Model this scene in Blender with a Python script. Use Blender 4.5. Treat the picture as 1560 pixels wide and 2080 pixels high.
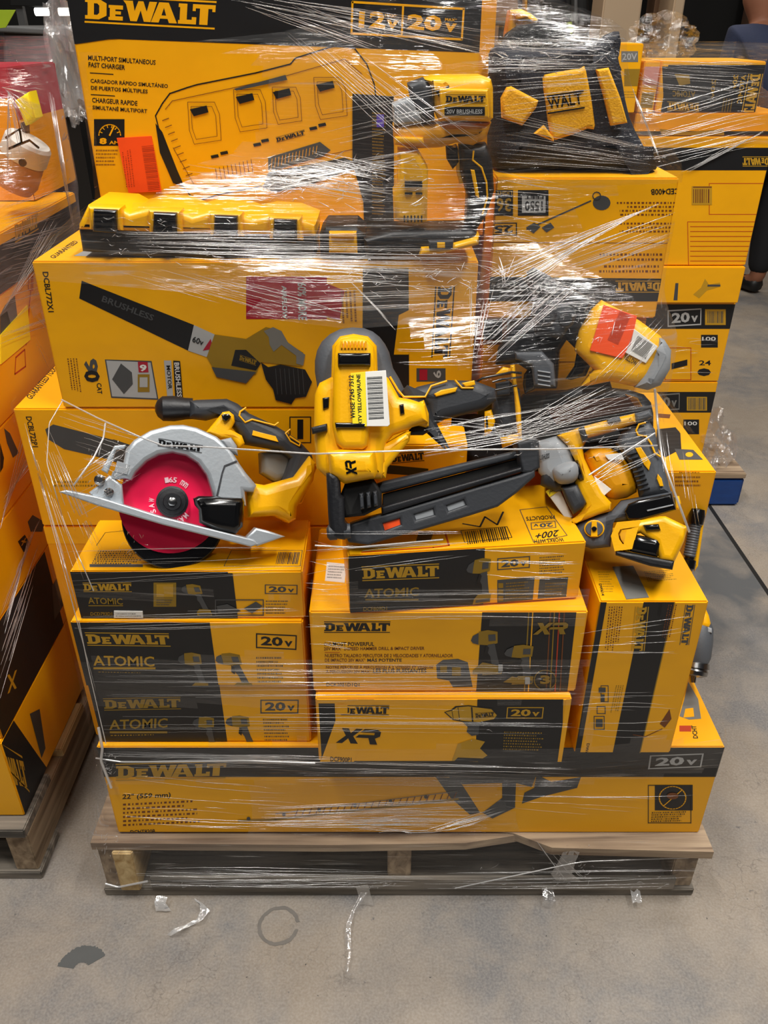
import bpy, bmesh, math, random
from mathutils import Vector, Matrix, noise
from mathutils.bvhtree import BVHTree
R = random.Random(7)
scene = bpy.context.scene
COL = scene.collection
for o in list(bpy.data.objects): bpy.data.objects.remove(o)

# ------------------------------------------------------------------ camera, world, lights, exposure
FPX, PITCH, CH = 1650.0, math.radians(31), 1.3
cam = bpy.data.objects.new('camera', bpy.data.cameras.new('camera')); COL.objects.link(cam)
cam.data.sensor_fit = 'VERTICAL'; cam.data.sensor_height = 36; cam.data.lens = FPX/2080*36
cam.data.clip_start = .05
cam.location = (0, 0, CH); cam.rotation_euler = (math.radians(90)-PITCH, 0, 0)
scene.camera = cam
scene.view_settings.view_transform = 'Standard'; scene.view_settings.look = 'None'
scene.view_settings.gamma = 1; scene.view_settings.use_curve_mapping = False
scene.view_settings.exposure = 0.06
w = bpy.data.worlds.new('hall'); scene.world = w; w.use_nodes = True
w.node_tree.nodes['Background'].inputs[0].default_value = (.75, .82, 1, 1)
w.node_tree.nodes['Background'].inputs[1].default_value = .03
def lamp(x, y, z, sx, sy, p, col=(1, .96, .9), rz=0, tilt=0):
    l = bpy.data.lights.new('ceiling_lamp', 'AREA'); l.shape = 'RECTANGLE'; l.size = sx; l.size_y = sy
    l.energy = p; l.color = col
    o = bpy.data.objects.new('ceiling_lamp', l); COL.objects.link(o); o.location = (x, y, z); o.rotation_euler = (tilt, 0, rz)
lamp(-.9, .3, 4.2, .3, 1.6, 96, rz=0)
lamp(1.3, .1, 4.2, .3, 1.6, 104, rz=0)
lamp(-.1, -2.0, 4.3, 2.2, .4, 22)
lamp(1.6, 1.9, 4.3, 1.6, .3, 45)
lamp(-1.6, 2.6, 4.3, 1.6, .3, 25)
lamp(.6, 5.5, 4.4, 2.4, .4, 70, col=(1, .88, .74))

# ------------------------------------------------------------------ small helpers
cP, sP = math.cos(PITCH), math.sin(PITCH)
CAM = Vector((0, 0, CH))
def ray(x, y):
    u = (x-780)/FPX; v = (1040-y)/FPX
    return Vector((u, cP+v*sP, -sP+v*cP))
def at(x, y, Y):
    r = ray(x, y); return CAM + r*(Y/r.y)
def atz(x, y, z):
    r = ray(x, y); return CAM + r*((z-CH)/r.z)
def tag(o, label=None, cat=None, group=None, kind=None):
    if label: o['label'] = label
    if cat: o['category'] = cat
    if group: o['group'] = group
    if kind: o['kind'] = kind
    return o
def empty(name, loc, label=None, cat=None, group=None, rz=0):
    o = bpy.data.objects.new(name, None); COL.objects.link(o); o.location = loc; o.rotation_euler = (0, 0, rz)
    o.empty_display_size = .05
    return tag(o, label, cat, group)
def link(name, me, mats, parent=None, world=True):
    for m in mats: me.materials.append(m)
    o = bpy.data.objects.new(name, me); COL.objects.link(o)
    if parent is not None:
        o.parent = parent
        if world:
            bpy.context.view_layer.update()
            me.transform(parent.matrix_world.inverted())
    return o
def smooth(me, ang=40):
    for p in me.polygons: p.use_smooth = True
    me.set_sharp_from_angle(angle=math.radians(ang))

# ------------------------------------------------------------------ materials
def S(r, g, b):
    f = lambda c: (c/255/12.92 if c <= 10 else ((c/255+.055)/1.055)**2.4)
    return (f(r), f(g), f(b), 1)
def mat(name, col, rough=.5, metal=0, var=.12, scale=30, bump=0, bscale=60, coat=0, spec=.5, alpha=1, trans=0):
    m = bpy.data.materials.new(name); m.use_nodes = True; nt = m.node_tree; N = nt.nodes; L = nt.links
    b = N['Principled BSDF']; b.inputs['Roughness'].default_value = rough; b.inputs['Metallic'].default_value = metal
    b.inputs['Specular IOR Level'].default_value = spec
    b.inputs['Coat Weight'].default_value = coat; b.inputs['Coat Roughness'].default_value = .15
    tc = N.new('ShaderNodeTexCoord'); nz = N.new('ShaderNodeTexNoise'); nz.inputs['Scale'].default_value = scale; nz.inputs['Detail'].default_value = 4
    L.new(tc.outputs['Object'], nz.inputs['Vector'])
    cr = N.new('ShaderNodeMixRGB'); cr.inputs[1].default_value = tuple(c*(1-var) for c in col[:3])+(1,)
    cr.inputs[2].default_value = tuple(min(1, c*(1+var)) for c in col[:3])+(1,)
    L.new(nz.outputs['Fac'], cr.inputs[0]); L.new(cr.outputs[0], b.inputs['Base Color'])
    if bump:
        n2 = N.new('ShaderNodeTexNoise'); n2.inputs['Scale'].default_value = bscale; n2.inputs['Detail'].default_value = 3
        bp = N.new('ShaderNodeBump'); bp.inputs['Strength'].default_value = bump; bp.inputs['Distance'].default_value = .004
        L.new(tc.outputs['Object'], n2.inputs['Vector']); L.new(n2.outputs['Fac'], bp.inputs['Height']); L.new(bp.outputs[0], b.inputs['Normal'])
    if alpha < 1: b.inputs['Alpha'].default_value = alpha
    if trans: b.inputs['Transmission Weight'].default_value = trans
    return m
CY = S(250, 178, 0)
M = dict(
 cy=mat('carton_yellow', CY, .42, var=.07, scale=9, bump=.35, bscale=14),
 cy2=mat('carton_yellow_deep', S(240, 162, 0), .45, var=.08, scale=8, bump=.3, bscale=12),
 ck=mat('carton_black', S(22, 23, 26), .45, var=.25, scale=20, bump=.2, bscale=16),
 cg=mat('print_grey', S(120, 120, 116), .5),
 cgd=mat('print_dark_grey', S(72, 74, 76), .45),
 cgl=mat('print_silver', S(178, 180, 180), .4),
 crd=mat('print_red', S(168, 22, 48), .42),
 crl=mat('print_line_red', S(190, 60, 20), .5),
 cgo=mat('print_gold', S(196, 150, 30), .5),
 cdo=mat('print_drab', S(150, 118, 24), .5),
 cw=mat('print_white', S(226, 226, 222), .5),
 cbr=mat('print_brown', S(120, 66, 24), .5),
 kraft=mat('kraft_cardboard', S(150, 110, 72), .8, bump=.2),
 org=mat('sticker_orange', S(255, 84, 22), .5, var=.05),
 wht=mat('sticker_white', S(236, 235, 230), .45, var=.03),
 yst=mat('sticker_yellow', S(252, 228, 30), .5, var=.05),
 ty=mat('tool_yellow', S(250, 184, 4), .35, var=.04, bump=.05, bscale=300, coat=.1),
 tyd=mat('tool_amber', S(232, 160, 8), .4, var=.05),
 tk=mat('tool_black', S(25, 26, 30), .42, var=.15, bump=.08, bscale=250),
 tg=mat('tool_grey', S(82, 86, 92), .5, var=.08, bump=.08, bscale=250),
 tgd=mat('tool_dark_grey', S(52, 55, 60), .5, var=.1, bump=.08, bscale=250),
 tgl=mat('tool_light_grey', S(150, 155, 160), .45, var=.05),
 gloss=mat('gloss_black', S(14, 14, 15), .15, var=.1, coat=.5),
 alu=mat('cast_aluminium', S(190, 198, 205), .38, metal=.55, var=.06, bump=.05, bscale=200),
 stl=mat('steel', S(150, 150, 150), .25, metal=1, var=.1),
 red=mat('blade_red', S(246, 22, 78), .3, var=.06, coat=.3),
 redp=mat('blade_print', S(250, 205, 215), .4),
 fab=mat('bag_fabric', S(26, 29, 40), .75, var=.2, scale=60, bump=.5, bscale=500),
 faby=mat('bag_patch_yellow', S(246, 178, 6), .7, var=.06, bump=.3, bscale=400),
 net=mat('bag_mesh', S(20, 20, 22), .8, bump=.8, bscale=700),
 wood=None, blue=mat('pallet_blue', S(18, 62, 128), .5, bump=.4, bscale=40),
 redbox=mat('box_red', S(176, 20, 44), .4, bump=.2, bscale=14),
 smoke=mat('guard_dark', S(22, 22, 24), .2, var=.1, coat=.3),
 tan=mat('wood_tan', S(196, 136, 66), .6, bump=.2),
 shirt=mat('cloth_navy', S(50, 58, 84), .85, bump=.3, bscale=200), trous=mat('cloth_black', S(20, 20, 24), .9),
 skin=mat('skin', S(150, 98, 72), .6), hair=mat('hair', S(16, 13, 12), .6), shoe=mat('shoe_black', S(18, 18, 18), .5),
 bin=mat('bin_grey', S(92, 92, 92), .6), green=mat('card_green', S(150, 175, 30), .6),
 wtan=mat('wall_tan', S(150, 118, 92), .8, var=.06, scale=3), wbr=mat('wall_brown', S(104, 78, 62), .8, var=.08, scale=3),
 wbe=mat('column_beige', S(206, 182, 152), .7, var=.05, scale=3), dark=mat('dark_machine', S(20, 20, 20), .6),
 rub=mat('mat_grey', S(84, 86, 86), .7),
)
def wood_mat(name, c1, c2, seed, rot=False):
    m = bpy.data.materials.new(name); m.use_nodes = True; nt = m.node_tree; N = nt.nodes; L = nt.links; b = N['Principled BSDF']
    b.inputs['Roughness'].default_value = .75
    tc = N.new('ShaderNodeTexCoord'); mp = N.new('ShaderNodeMapping'); mp.inputs['Scale'].default_value = (60, 3, 40) if rot else (3, 60, 40)
    mp.inputs['Location'].default_value = (seed, seed*2, 0)
    n = N.new('ShaderNodeTexNoise'); n.inputs['Scale'].default_value = 1.2; n.inputs['Detail'].default_value = 6; n.inputs['Distortion'].default_value = .5
    n3 = N.new('ShaderNodeTexNoise'); n3.inputs['Scale'].default_value = 5; n3.inputs['Detail'].default_value = 3
    r = N.new('ShaderNodeValToRGB'); r.color_ramp.elements[0].color = c1; r.color_ramp.elements[1].color = c2
    r.color_ramp.elements[0].position = .3; r.color_ramp.elements[1].position = .68
    mx = N.new('ShaderNodeMixRGB'); mx.blend_type = 'MULTIPLY'; mx.inputs[0].default_value = .5
    bp = N.new('ShaderNodeBump'); bp.inputs['Strength'].default_value = .4; bp.inputs['Distance'].default_value = .002
    L.new(tc.outputs['Object'], mp.inputs['Vector']); L.new(mp.outputs[0], n.inputs['Vector']); L.new(tc.outputs['Object'], n3.inputs['Vector'])
    L.new(n.outputs['Fac'], r.inputs[0]); L.new(r.outputs[0], mx.inputs[1]); L.new(n3.outputs['Fac'], mx.inputs[2])
    L.new(mx.outputs[0], b.inputs['Base Color']); L.new(n.outputs['Fac'], bp.inputs['Height']); L.new(bp.outputs[0], b.inputs['Normal'])
    return m
M['wood'] = wood_mat('pallet_wood', S(128, 106, 86), S(206, 182, 152), 1)
M['woodg'] = wood_mat('pallet_wood_grey', S(78, 74, 68), S(160, 150, 136), 4)
M['woodl'] = wood_mat('pallet_wood_fresh', S(176, 140, 84), S(232, 204, 150), 7, True)
M['woods'] = wood_mat('stringer_wood', S(120, 98, 74), S(196, 172, 140), 9, True)

# ------------------------------------------------------------------ text and logo shapes (2D meshes, cached)
_tc = {}
def curve_mesh(cu):
    o = bpy.data.objects.new('tmp', cu); COL.objects.link(o)
    bpy.context.view_layer.update()
    dg = bpy.context.evaluated_depsgraph_get()
    me = bpy.data.meshes.new_from_object(o.evaluated_get(dg))
    bpy.data.objects.remove(o); bpy.data.curves.remove(cu)
    return me
def tris2d(me, key):
    vs = [(v.co.x, v.co.y) for v in me.vertices]; fs = [tuple(p.vertices) for p in me.polygons]
    bpy.data.meshes.remove(me)
    x0 = min(v[0] for v in vs); x1 = max(v[0] for v in vs); y0 = min(v[1] for v in vs); y1 = max(v[1] for v in vs)
    if key and key[0] == 't': pass
    vs = [((x-x0)/(x1-x0), (y-y0)/(y1-y0)) for x, y in vs]
    _tc[key] = (vs, fs); return _tc[key]
def text2d(s, bold=.02):
    k = ('t', s, bold)
    if k in _tc: return _tc[k]
    cu = bpy.data.curves.new('t', 'FONT'); cu.body = s; cu.size = 1; cu.offset = bold; cu.resolution_u = 2; cu.space_character = 1.0
    return tris2d(curve_mesh(cu), k)
def polys2d(key, polys):
    if key in _tc: return _tc[key]
    cu = bpy.data.curves.new('p', 'CURVE'); cu.dimensions = '2D'; cu.fill_mode = 'BOTH'
    for p in polys:
        sp = cu.splines.new('POLY'); sp.points.add(len(p)-1)
        for i, q in enumerate(p): sp.points[i].co = (q[0], q[1], 0, 1)
        sp.use_cyclic_u = True
    return tris2d(curve_mesh(cu), key)
def logo2d():
    P = []
    P += [[(0,0),(.55,0),(.85,.2),(.85,.8),(.55,1),(0,1),(0,.82),(.1,.82),(.1,.18),(0,.18)], [(.35,.22),(.35,.78),(.48,.78),(.56,.68),(.56,.32),(.48,.22)]]
    P += [[(.93,0),(1.5,0),(1.5,.2),(1.2,.2),(1.2,.29),(1.42,.29),(1.42,.45),(1.2,.45),(1.2,.54),(1.5,.54),(1.5,.74),(.93,.74),(.93,.6),(.98,.6),(.98,.15),(.93,.15)]]
    P += [[(1.5,1),(1.62,.82),(1.8,0),(2.06,0),(2.2,.55),(2.34,0),(2.6,0),(2.84,1),(2.54,1),(2.44,.5),(2.3,1),(2.1,1),(1.96,.5),(1.88,1)]]
    P += [[(2.62,0),(2.92,1),(3.3,1),(3.66,0),(3.34,0),(3.28,.2),(2.98,.2),(2.93,0)], [(3.03,.36),(3.22,.36),(3.12,.74)]]
    P += [[(3.7,0),(4.42,0),(4.42,.36),(4.24,.36),(4.24,.22),(4.04,.22),(4.04,1),(3.7,1),(3.7,.82),(3.76,.82),(3.76,.18),(3.7,.18)]]
    P += [[(4.26,1),(4.26,.66),(4.38,.66),(4.38,.8),(4.55,.8),(4.55,0),(4.88,0),(4.88,.8),(5.04,.8),(5.04,.66),(5.16,.66),(5.16,1)]]
    P += [[(-.02,-.2),(5.18,-.2),(5.18,-.11),(-.02,-.11)], [(-.02,1.11),(5.18,1.11),(5.18,1.2),(-.02,1.2)]]
    return polys2d(('logo',), P)
def xr2d():
    return polys2d(('xr',), [[(0,0),(.34,0),(.62,.34),(.8,0),(1.2,0),(.86,.5),(1.3,1),(.95,1),(.7,.7),(.55,1),(.18,1),(.46,.52)],
        [(1.0,.42),(1.7,.42),(1.85,0),(2.25,0),(2.05,.4),(2.3,.55),(2.3,.85),(2.1,1),(1.4,1),(1.2,.78),(1.98,.78),(1.98,.62),(1.15,.62)]])
DRILL = [('y', [(.22,.7),(.62,.66),(.9,.7),(.92,.95),(.6,1),(.3,.98)]), ('k', [(.0,.8),(.06,.74),(.24,.7),(.28,.96),(.08,.9)]),
         ('k', [(.56,.68),(.8,.7),(.86,.42),(.92,.2),(.66,.2),(.62,.42),(.5,.55)]), ('y', [(.3,.0),(.98,.0),(1,.2),(.5,.22),(.34,.12)]),
         ('k', [(.4,.03),(.96,.03),(.96,.09),(.42,.09)]), ('g', [(.42,.5),(.52,.44),(.6,.62),(.5,.68)]), ('k', [(.6,.76),(.84,.76),(.84,.9),(.6,.9)])]

# ------------------------------------------------------------------ printed cartons
EPS = .00022
class Face:
    """a flat printed face: origin o, right u, up v, normal n (world)."""
    def __init__(s, box, o, u, v, n, W, H):
        s.b, s.o, s.u, s.v, s.n, s.W, s.H = box, o, u, v, n, W, H; s.k = 1; s.bb = []
    def uv(s, p):
        if len(p) == 3: q = Vector(p)
        else:
            r = ray(*p); t = (s.o-CAM).dot(s.n)/r.dot(s.n); q = CAM+r*t
        d = q-s.o; return (d.dot(s.u), d.dot(s.v))
    def add(s, pts, faces, m, clamp=True):
        pts = list(pts)
        bx = (min(p[0] for p in pts), min(p[1] for p in pts), max(p[0] for p in pts), max(p[1] for p in pts))
        k = 1+max([q[4] for q in s.bb if q[0] < bx[2] and q[2] > bx[0] and q[1] < bx[3] and q[3] > bx[1]]+[s.k-1])
        s.bb.append(bx+(k,)); e = EPS*k
        base = len(s.b.V); mi = s.b.mi(m)
        for a, c in pts:
            if clamp: a = min(max(a, .0008), s.W-.0008); c = min(max(c, .0008), s.H-.0008)
            s.b.V.append(s.o+s.u*a+s.v*c+s.n*e)
        for f in faces: s.b.F.append((tuple(base+i for i in f), mi))
    def poly(s, pts, m, clamp=True):
        q = [s.uv(p) for p in pts]; s.add(q, [tuple(range(len(q)))], m, clamp)
    def frac(s, u0, v0, u1, v1, m):
        s.add([(u0*s.W, v0*s.H), (u1*s.W, v0*s.H), (u1*s.W, v1*s.H), (u0*s.W, v1*s.H)], [(0, 1, 2, 3)], m)
    def rect(s, x0, y0, x1, y1, m): s.poly([(x0, y1), (x1, y1), (x1, y0), (x0, y0)], m)
    def aff(s, shape, A, B, C, m, clamp=True):
        a, b, c = s.uv(A), s.uv(B), s.uv(C)
        vs, fs = shape
        s.add([(a[0]+(b[0]-a[0])*x+(c[0]-a[0])*y, a[1]+(b[1]-a[1])*x+(c[1]-a[1])*y) for x, y in vs], fs, m, clamp)
    def text(s, t, A, B, C, m, bold=.02): s.aff(text2d(t, bold), A, B, C, m)
    def logo(s, A, B, C, m): s.aff(logo2d(), A, B, C, m)
    def frame(s, x0, y0, x1, y1, t, m):
        s.rect(x0, y0, x1, y0+t, m); s.rect(x0, y1-t, x1, y1, m); s.rect(x0, y0, x0+t, y1, m); s.rect(x1-t, y0, x1, y1, m)
    def line(s, pts, w, m):
        q = [s.uv(p) for p in pts]; e = s.uv((pts[0][0]+w, pts[0][1])) if len(pts[0]) == 2 else None
        hw = w*.5*s.b.px if e is None else abs(math.hypot(e[0]-q[0][0], e[1]-q[0][1]))/2
        V = []; Fs = []
        for i in range(len(q)-1):
            a = Vector(q[i]); b = Vector(q[i+1]); d = (b-a)
            if d.length < 1e-6: continue
            d.normalize(); nn = Vector((-d.y, d.x))*hw; k = len(V)
            V += [a-nn-d*hw*.5, b-nn+d*hw*.5, b+nn+d*hw*.5, a+nn-d*hw*.5]; Fs.append((k, k+1, k+2, k+3))
        s.add([(v.x, v.y) for v in V], Fs, m)
    def para(s, A, B, C, n, m, seed=0, fill=.45):
        """n lines of small print between A (bottom left), B (bottom right), C (top left)"""
        rr = random.Random(seed+n); vs = []; fs = []
        for i in range(n):
            y0 = i/n+(.5-fill/2)/n; y1 = y0+fill/n; x = 0; end = rr.uniform(.72, 1)
            while x < end:
                wl = rr.uniform(.012, .045); k = len(vs)
                vs += [(x, y0), (min(x+wl, end), y0), (min(x+wl, end), y1), (x, y1)]; fs.append((k, k+1, k+2, k+3)); x += wl+.025
        s.aff((vs, fs), A, B, C, m)
    def bars(s, A, B, C, n, m, seed=3):
        rr = random.Random(seed); vs = []; fs = []; x = 0
        for i in range(n):
            wl = rr.uniform(.25, .7)/n; k = len(vs); vs += [(x, 0), (x+wl, 0), (x+wl, 1), (x, 1)]; fs.append((k, k+1, k+2, k+3)); x += 1/n
        s.aff((vs, fs), A, B, C, m)
    def drill(s, A, B, C, flip=False, y='cdo', k='cgd'):
        mm = {'y': y, 'k': k, 'g': 'ck'}
        for c, p in DRILL:
            p2 = [((1-a) if flip else a, b) for a, b in p]
            s.aff((p2, [tuple(range(len(p2)))]), A, B, C, mm[c])
    def volt(s, A, B, C, m, t='20', frame=True):
        """boxed voltage mark"""
        if frame:
            e = .03; f = .08
            s.aff(([(0,0),(1,0),(1,f),(0,f)], [(0,1,2,3)]), A, B, C, m); s.aff(([(0,1-f),(1,1-f),(1,1),(0,1)], [(0,1,2,3)]), A, B, C, m)
            s.aff(([(0,0),(e,0),(e,1),(0,1)], [(0,1,2,3)]), A, B, C, m); s.aff(([(1-e,0),(1,0),(1,1),(1-e,1)], [(0,1,2,3)]), A, B, C, m)
        def sub(shape, x0, y0, x1, y1):
            vs, fs = shape; return ([(x0+(x1-x0)*x, y0+(y1-y0)*y) for x, y in vs], fs)
        s.aff(sub(text2d(t, .035), .12, .2, .66, .82), A, B, C, m)
        s.aff(sub(text2d('v', .03), .7, .2, .9, .58), A, B, C, m)
class Carton:
    def __init__(s, name, label, cat, x0, x1, y0, y1, z0, z1, body='cy', rz=0, ry=0, group=None, px=.0008):
        """rz turns the carton about its front-left-bottom corner"""
        s.name, s.label, s.cat, s.group, s.px = name, label, cat, group, px
        s.org = Vector((x0, y0, z0)); s.rot = Matrix.Rotation(rz, 3, 'Z') @ Matrix.Rotation(ry, 3, 'Y')
        W, D, H = x1-x0, y1-y0, z1-z0; s.dim = (W, D, H)
        s.V = []; s.F = []; s.mats = []; s.kids = []
        X, Y, Z = [s.rot @ Vector(v) for v in ((1,0,0),(0,1,0),(0,0,1))]; s.ax = (X, Y, Z); o = s.org
        s.front = Face(s, o, X, Z, -Y, W, H); s.top = Face(s, o+Z*H, X, Y, Z, W, D)
        s.right = Face(s, o+X*W, Y, Z, X, D, H); s.left = Face(s, o+Y*D, -Y, Z, -X, D, H)
        bm = bmesh.new(); bmesh.ops.create_cube(bm, size=1)
        for v in bm.verts: v.co = Vector(((v.co.x+.5)*W, (v.co.y+.5)*D, (v.co.z+.5)*H))
        bmesh.ops.bevel(bm, geom=bm.edges[:], offset=.0022, segments=2, affect='EDGES')
        bi = s.mi(body)
        for v in bm.verts: s.V.append(o+X*v.co.x+Y*v.co.y+Z*v.co.z)
        bm.verts.index_update()
        for f in bm.faces: s.F.append((tuple(v.index for v in f.verts), bi))
        bm.free()
    def mi(s, m):
        m = M[m] if isinstance(m, str) else m
        if m not in s.mats: s.mats.append(m)
        return s.mats.index(m)
    def sticker(s, face, pts, m, name='sticker', label=None, prints=()):
        """a stuck-on label: its own mesh, child of the carton"""
        s.kids.append((face, pts, m, name, label, prints))
    def done(s):
        W, D, H = s.dim; X, Y, Z = s.ax
        c = s.org+X*W/2+Y*D/2
        me = bpy.data.meshes.new(s.name)
        me.from_pydata([v-c for v in s.V], [], [f for f, _ in s.F])
        for p, (_, i) in zip(me.polygons, s.F): p.material_index = i
        for m in s.mats: me.materials.append(m)
        o = bpy.data.objects.new(s.name, me); COL.objects.link(o); o.location = c
        tag(o, s.label, s.cat, s.group)
        for face, pts, m, name, label, prints in s.kids:
            sv = s.V; sf = s.F; sm = s.mats; s.V = []; s.F = []; s.mats = []
            q = [face.uv(p) for p in pts]; kk = face.k; face.k = max([b[4] for b in face.bb]+[0])+2; e = EPS*face.k
            n = len(q); mi = s.mi(m)
            for dz in (0, e): 
                for a, b in q: s.V.append(face.o+face.u*a+face.v*b+face.n*dz)
            s.F.append((tuple(range(n, 2*n)), mi))
            for i in range(n): s.F.append(((i, (i+1) % n, n+(i+1) % n, n+i), mi))
            face.k += 1
            for fn in prints: fn(face)
            face.k = kk
            k = bpy.data.meshes.new(name); k.from_pydata([v-c for v in s.V], [], [f for f, _ in s.F])
            for p, (_, i) in zip(k.polygons, s.F): p.material_index = i
            for mm in s.mats: k.materials.append(mm)
            ko = bpy.data.objects.new(name, k); COL.objects.link(ko); ko.parent = o
            if label: ko['label'] = label
            s.V, s.F, s.mats = sv, sf, sm
        return o

# ------------------------------------------------------------------ tools: shaped bodies built in a leaning plane of their own
def cr_smooth(pts, n=4):
    out = []; N = len(pts)
    for i in range(N):
        p0, p1, p2, p3 = [Vector(pts[(i+k) % N]) for k in (-1, 0, 1, 2)]
        for j in range(n):
            t = j/n
            out.append(tuple(.5*((2*p1)+(-p0+p2)*t+(2*p0-5*p1+4*p2-p3)*t*t+(-p0+3*p1-3*p2+p3)*t**3)))
    return out
class Tool:
    def __init__(s, name, label, cat, px, py, Y, vertical=False, base=None, group=None):
        s.o = at(px, py, Y)
        s.n = Vector((0, -1, 0)) if vertical else (CAM-s.o).normalized()
        s.u = Vector((0, 0, 1)).cross(s.n).normalized(); s.v = s.n.cross(s.u).normalized()
        s.px = (s.o-CAM).dot(Vector((0, cP, -sP)))/FPX
        b = s.P(*base) if base else s.o
        s.root = empty(name, b, label, cat, group); bpy.context.view_layer.update()
        s.M = Matrix((s.u, s.v, s.n)).transposed()
    def l(s, x, y, w=0):
        r = ray(x, y); t = (s.o+s.n*w-CAM).dot(s.n)/r.dot(s.n); d = CAM+r*t-s.o
        return (d.dot(s.u), d.dot(s.v))
    def P(s, x, y, w=0):
        a = s.l(x, y, w); return s.o+s.u*a[0]+s.v*a[1]+s.n*w
    def _out(s, name, me, m, parent=None, ang=40, label=None):
        me.transform(Matrix.Translation(s.o) @ s.M.to_4x4())
        smooth(me, ang)
        p = parent or s.root
        o = bpy.data.objects.new(name, me); COL.objects.link(o); me.materials.append(M[m] if isinstance(m, str) else m)
        o.parent = p; bpy.context.view_layer.update(); me.transform(p.matrix_world.inverted())
        if label: o['label'] = label
        return o
    def slab(s, name, pts, t, m, w=0, bev=.004, sm=0, holes=(), parent=None, label=None, seg=3):
        """outline pts (extent), real thickness t centred on depth w, rounded rims"""
        cu = bpy.data.curves.new('c', 'CURVE'); cu.dimensions = '2D'; cu.fill_mode = 'BOTH'
        bev = min(bev, t*.49)
        cu.extrude = t/2-bev; cu.bevel_depth = bev; cu.bevel_resolution = seg; cu.offset = -bev
        for k, pp in enumerate([pts]+list(holes)):
            q = [s.l(p[0], p[1], w+t/2) for p in pp]
            if sm: q = cr_smooth(q, sm)
            A = sum(q[i][0]*q[(i+1) % len(q)][1]-q[(i+1) % len(q)][0]*q[i][1] for i in range(len(q)))
            if (A < 0) != (k > 0): q.reverse()
            sp = cu.splines.new('POLY'); sp.points.add(len(q)-1)
            for i, a in enumerate(q): sp.points[i].co = (a[0], a[1], 0, 1)
            sp.use_cyclic_u = True
        me = curve_mesh(cu); me.materials.clear()
        me.transform(Matrix.Translation((0, 0, w)))
        return s._out(name, me, m, parent, label=label)
    def rod(s, name, pts, r, m, parent=None, seg=10, closed=False, label=None, flat=1):
        """tube through (px,py,w[,radius factor]) points"""
        cu = bpy.data.curves.new('c', 'CURVE'); cu.dimensions = '3D'; cu.bevel_depth = r; cu.bevel_resolution = seg//3; cu.use_fill_caps = True
        sp = cu.splines.new('POLY'); sp.points.add(len(pts)-1)
        for i, p in enumerate(pts):
            a = s.l(p[0], p[1], p[2] if len(p) > 2 else 0); sp.points[i].co = (a[0], a[1], p[2] if len(p) > 2 else 0, 1); sp.points[i].radius = p[3] if len(p) > 3 else 1
        sp.use_cyclic_u = closed
        me = curve_mesh(cu); me.materials.clear()
        return s._out(name, me, m, parent, label=label)
    def turn(s, name, A, B, prof, m, parent=None, seg=28, label=None):
        """lathe along A->B (px,py,w); prof = [(t along 0..1, radius m)]"""
        a = Vector(s.l(*A)+(A[2],)); b = Vector(s.l(B[0], B[1], A[2])+(B[2],)); d = b-a; L = d.length; d.normalize()
        x = d.orthogonal().normalized(); y = d.cross(x); V = []; F = []
        for t, r in prof:
            for k in range(seg):
                q = 2*math.pi*k/seg; V.append(a+d*(t*L)+(x*math.cos(q)+y*math.sin(q))*max(r, 1e-5))
        for i in range(len(prof)-1):
            for k in range(seg):
                k2 = (k+1) % seg; F.append((i*seg+k, i*seg+k2, (i+1)*seg+k2, (i+1)*seg+k))
        F.append(tuple(range(seg))[::-1]); F.append(tuple((len(prof)-1)*seg+k for k in range(seg)))
        me = bpy.data.meshes.new(name); me.from_pydata(V, [], F)
        return s._out(name, me, m, parent, label=label, ang=35)
    def flat(s, name, shape, A, B, C, m, w, parent=None, th=.0006):
        a, b, c = s.l(*A, w), s.l(*B, w), s.l(*C, w); vs, fs = shape; n = len(vs)
        P2 = [(a[0]+(b[0]-a[0])*x+(c[0]-a[0])*y, a[1]+(b[1]-a[1])*x+(c[1]-a[1])*y, w) for x, y in vs]
        me = bpy.data.meshes.new(name); me.from_pydata(P2, [], fs)
        return s._out(name, me, m, parent)
    def logo(s, A, B, C, m, w, parent=None): return s.flat('logo', logo2d(), A, B, C, m, w, parent)
    def text(s, t, A, B, C, m, w, parent=None): return s.flat('lettering', text2d(t), A, B, C, m, w, parent)
def ell(cx, cy, rx, ry=None, n=32, a0=0, a1=360):
    ry = ry or rx; full = a1-a0 >= 360
    return [(cx+rx*math.cos(math.radians(a0+(a1-a0)*i/(n if full else n-1))), cy-ry*math.sin(math.radians(a0+(a1-a0)*i/(n if full else n-1)))) for i in range(n)]
def boxm(name, x0, x1, y0, y1, z0, z1, m, parent=None, bev=.002, rot=None):
    bm = bmesh.new(); bmesh.ops.create_cube(bm, size=1)
    for v in bm.verts: v.co = Vector((x0+(v.co.x+.5)*(x1-x0), y0+(v.co.y+.5)*(y1-y0), z0+(v.co.z+.5)*(z1-z0)))
    if bev: bmesh.ops.bevel(bm, geom=bm.edges[:], offset=bev, segments=2, affect='EDGES')
    if rot: bmesh.ops.transform(bm, verts=bm.verts, matrix=rot)
    me = bpy.data.meshes.new(name); bm.to_mesh(me); bm.free()
    return link(name, me, [M[m] if isinstance(m, str) else m], parent)

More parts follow.
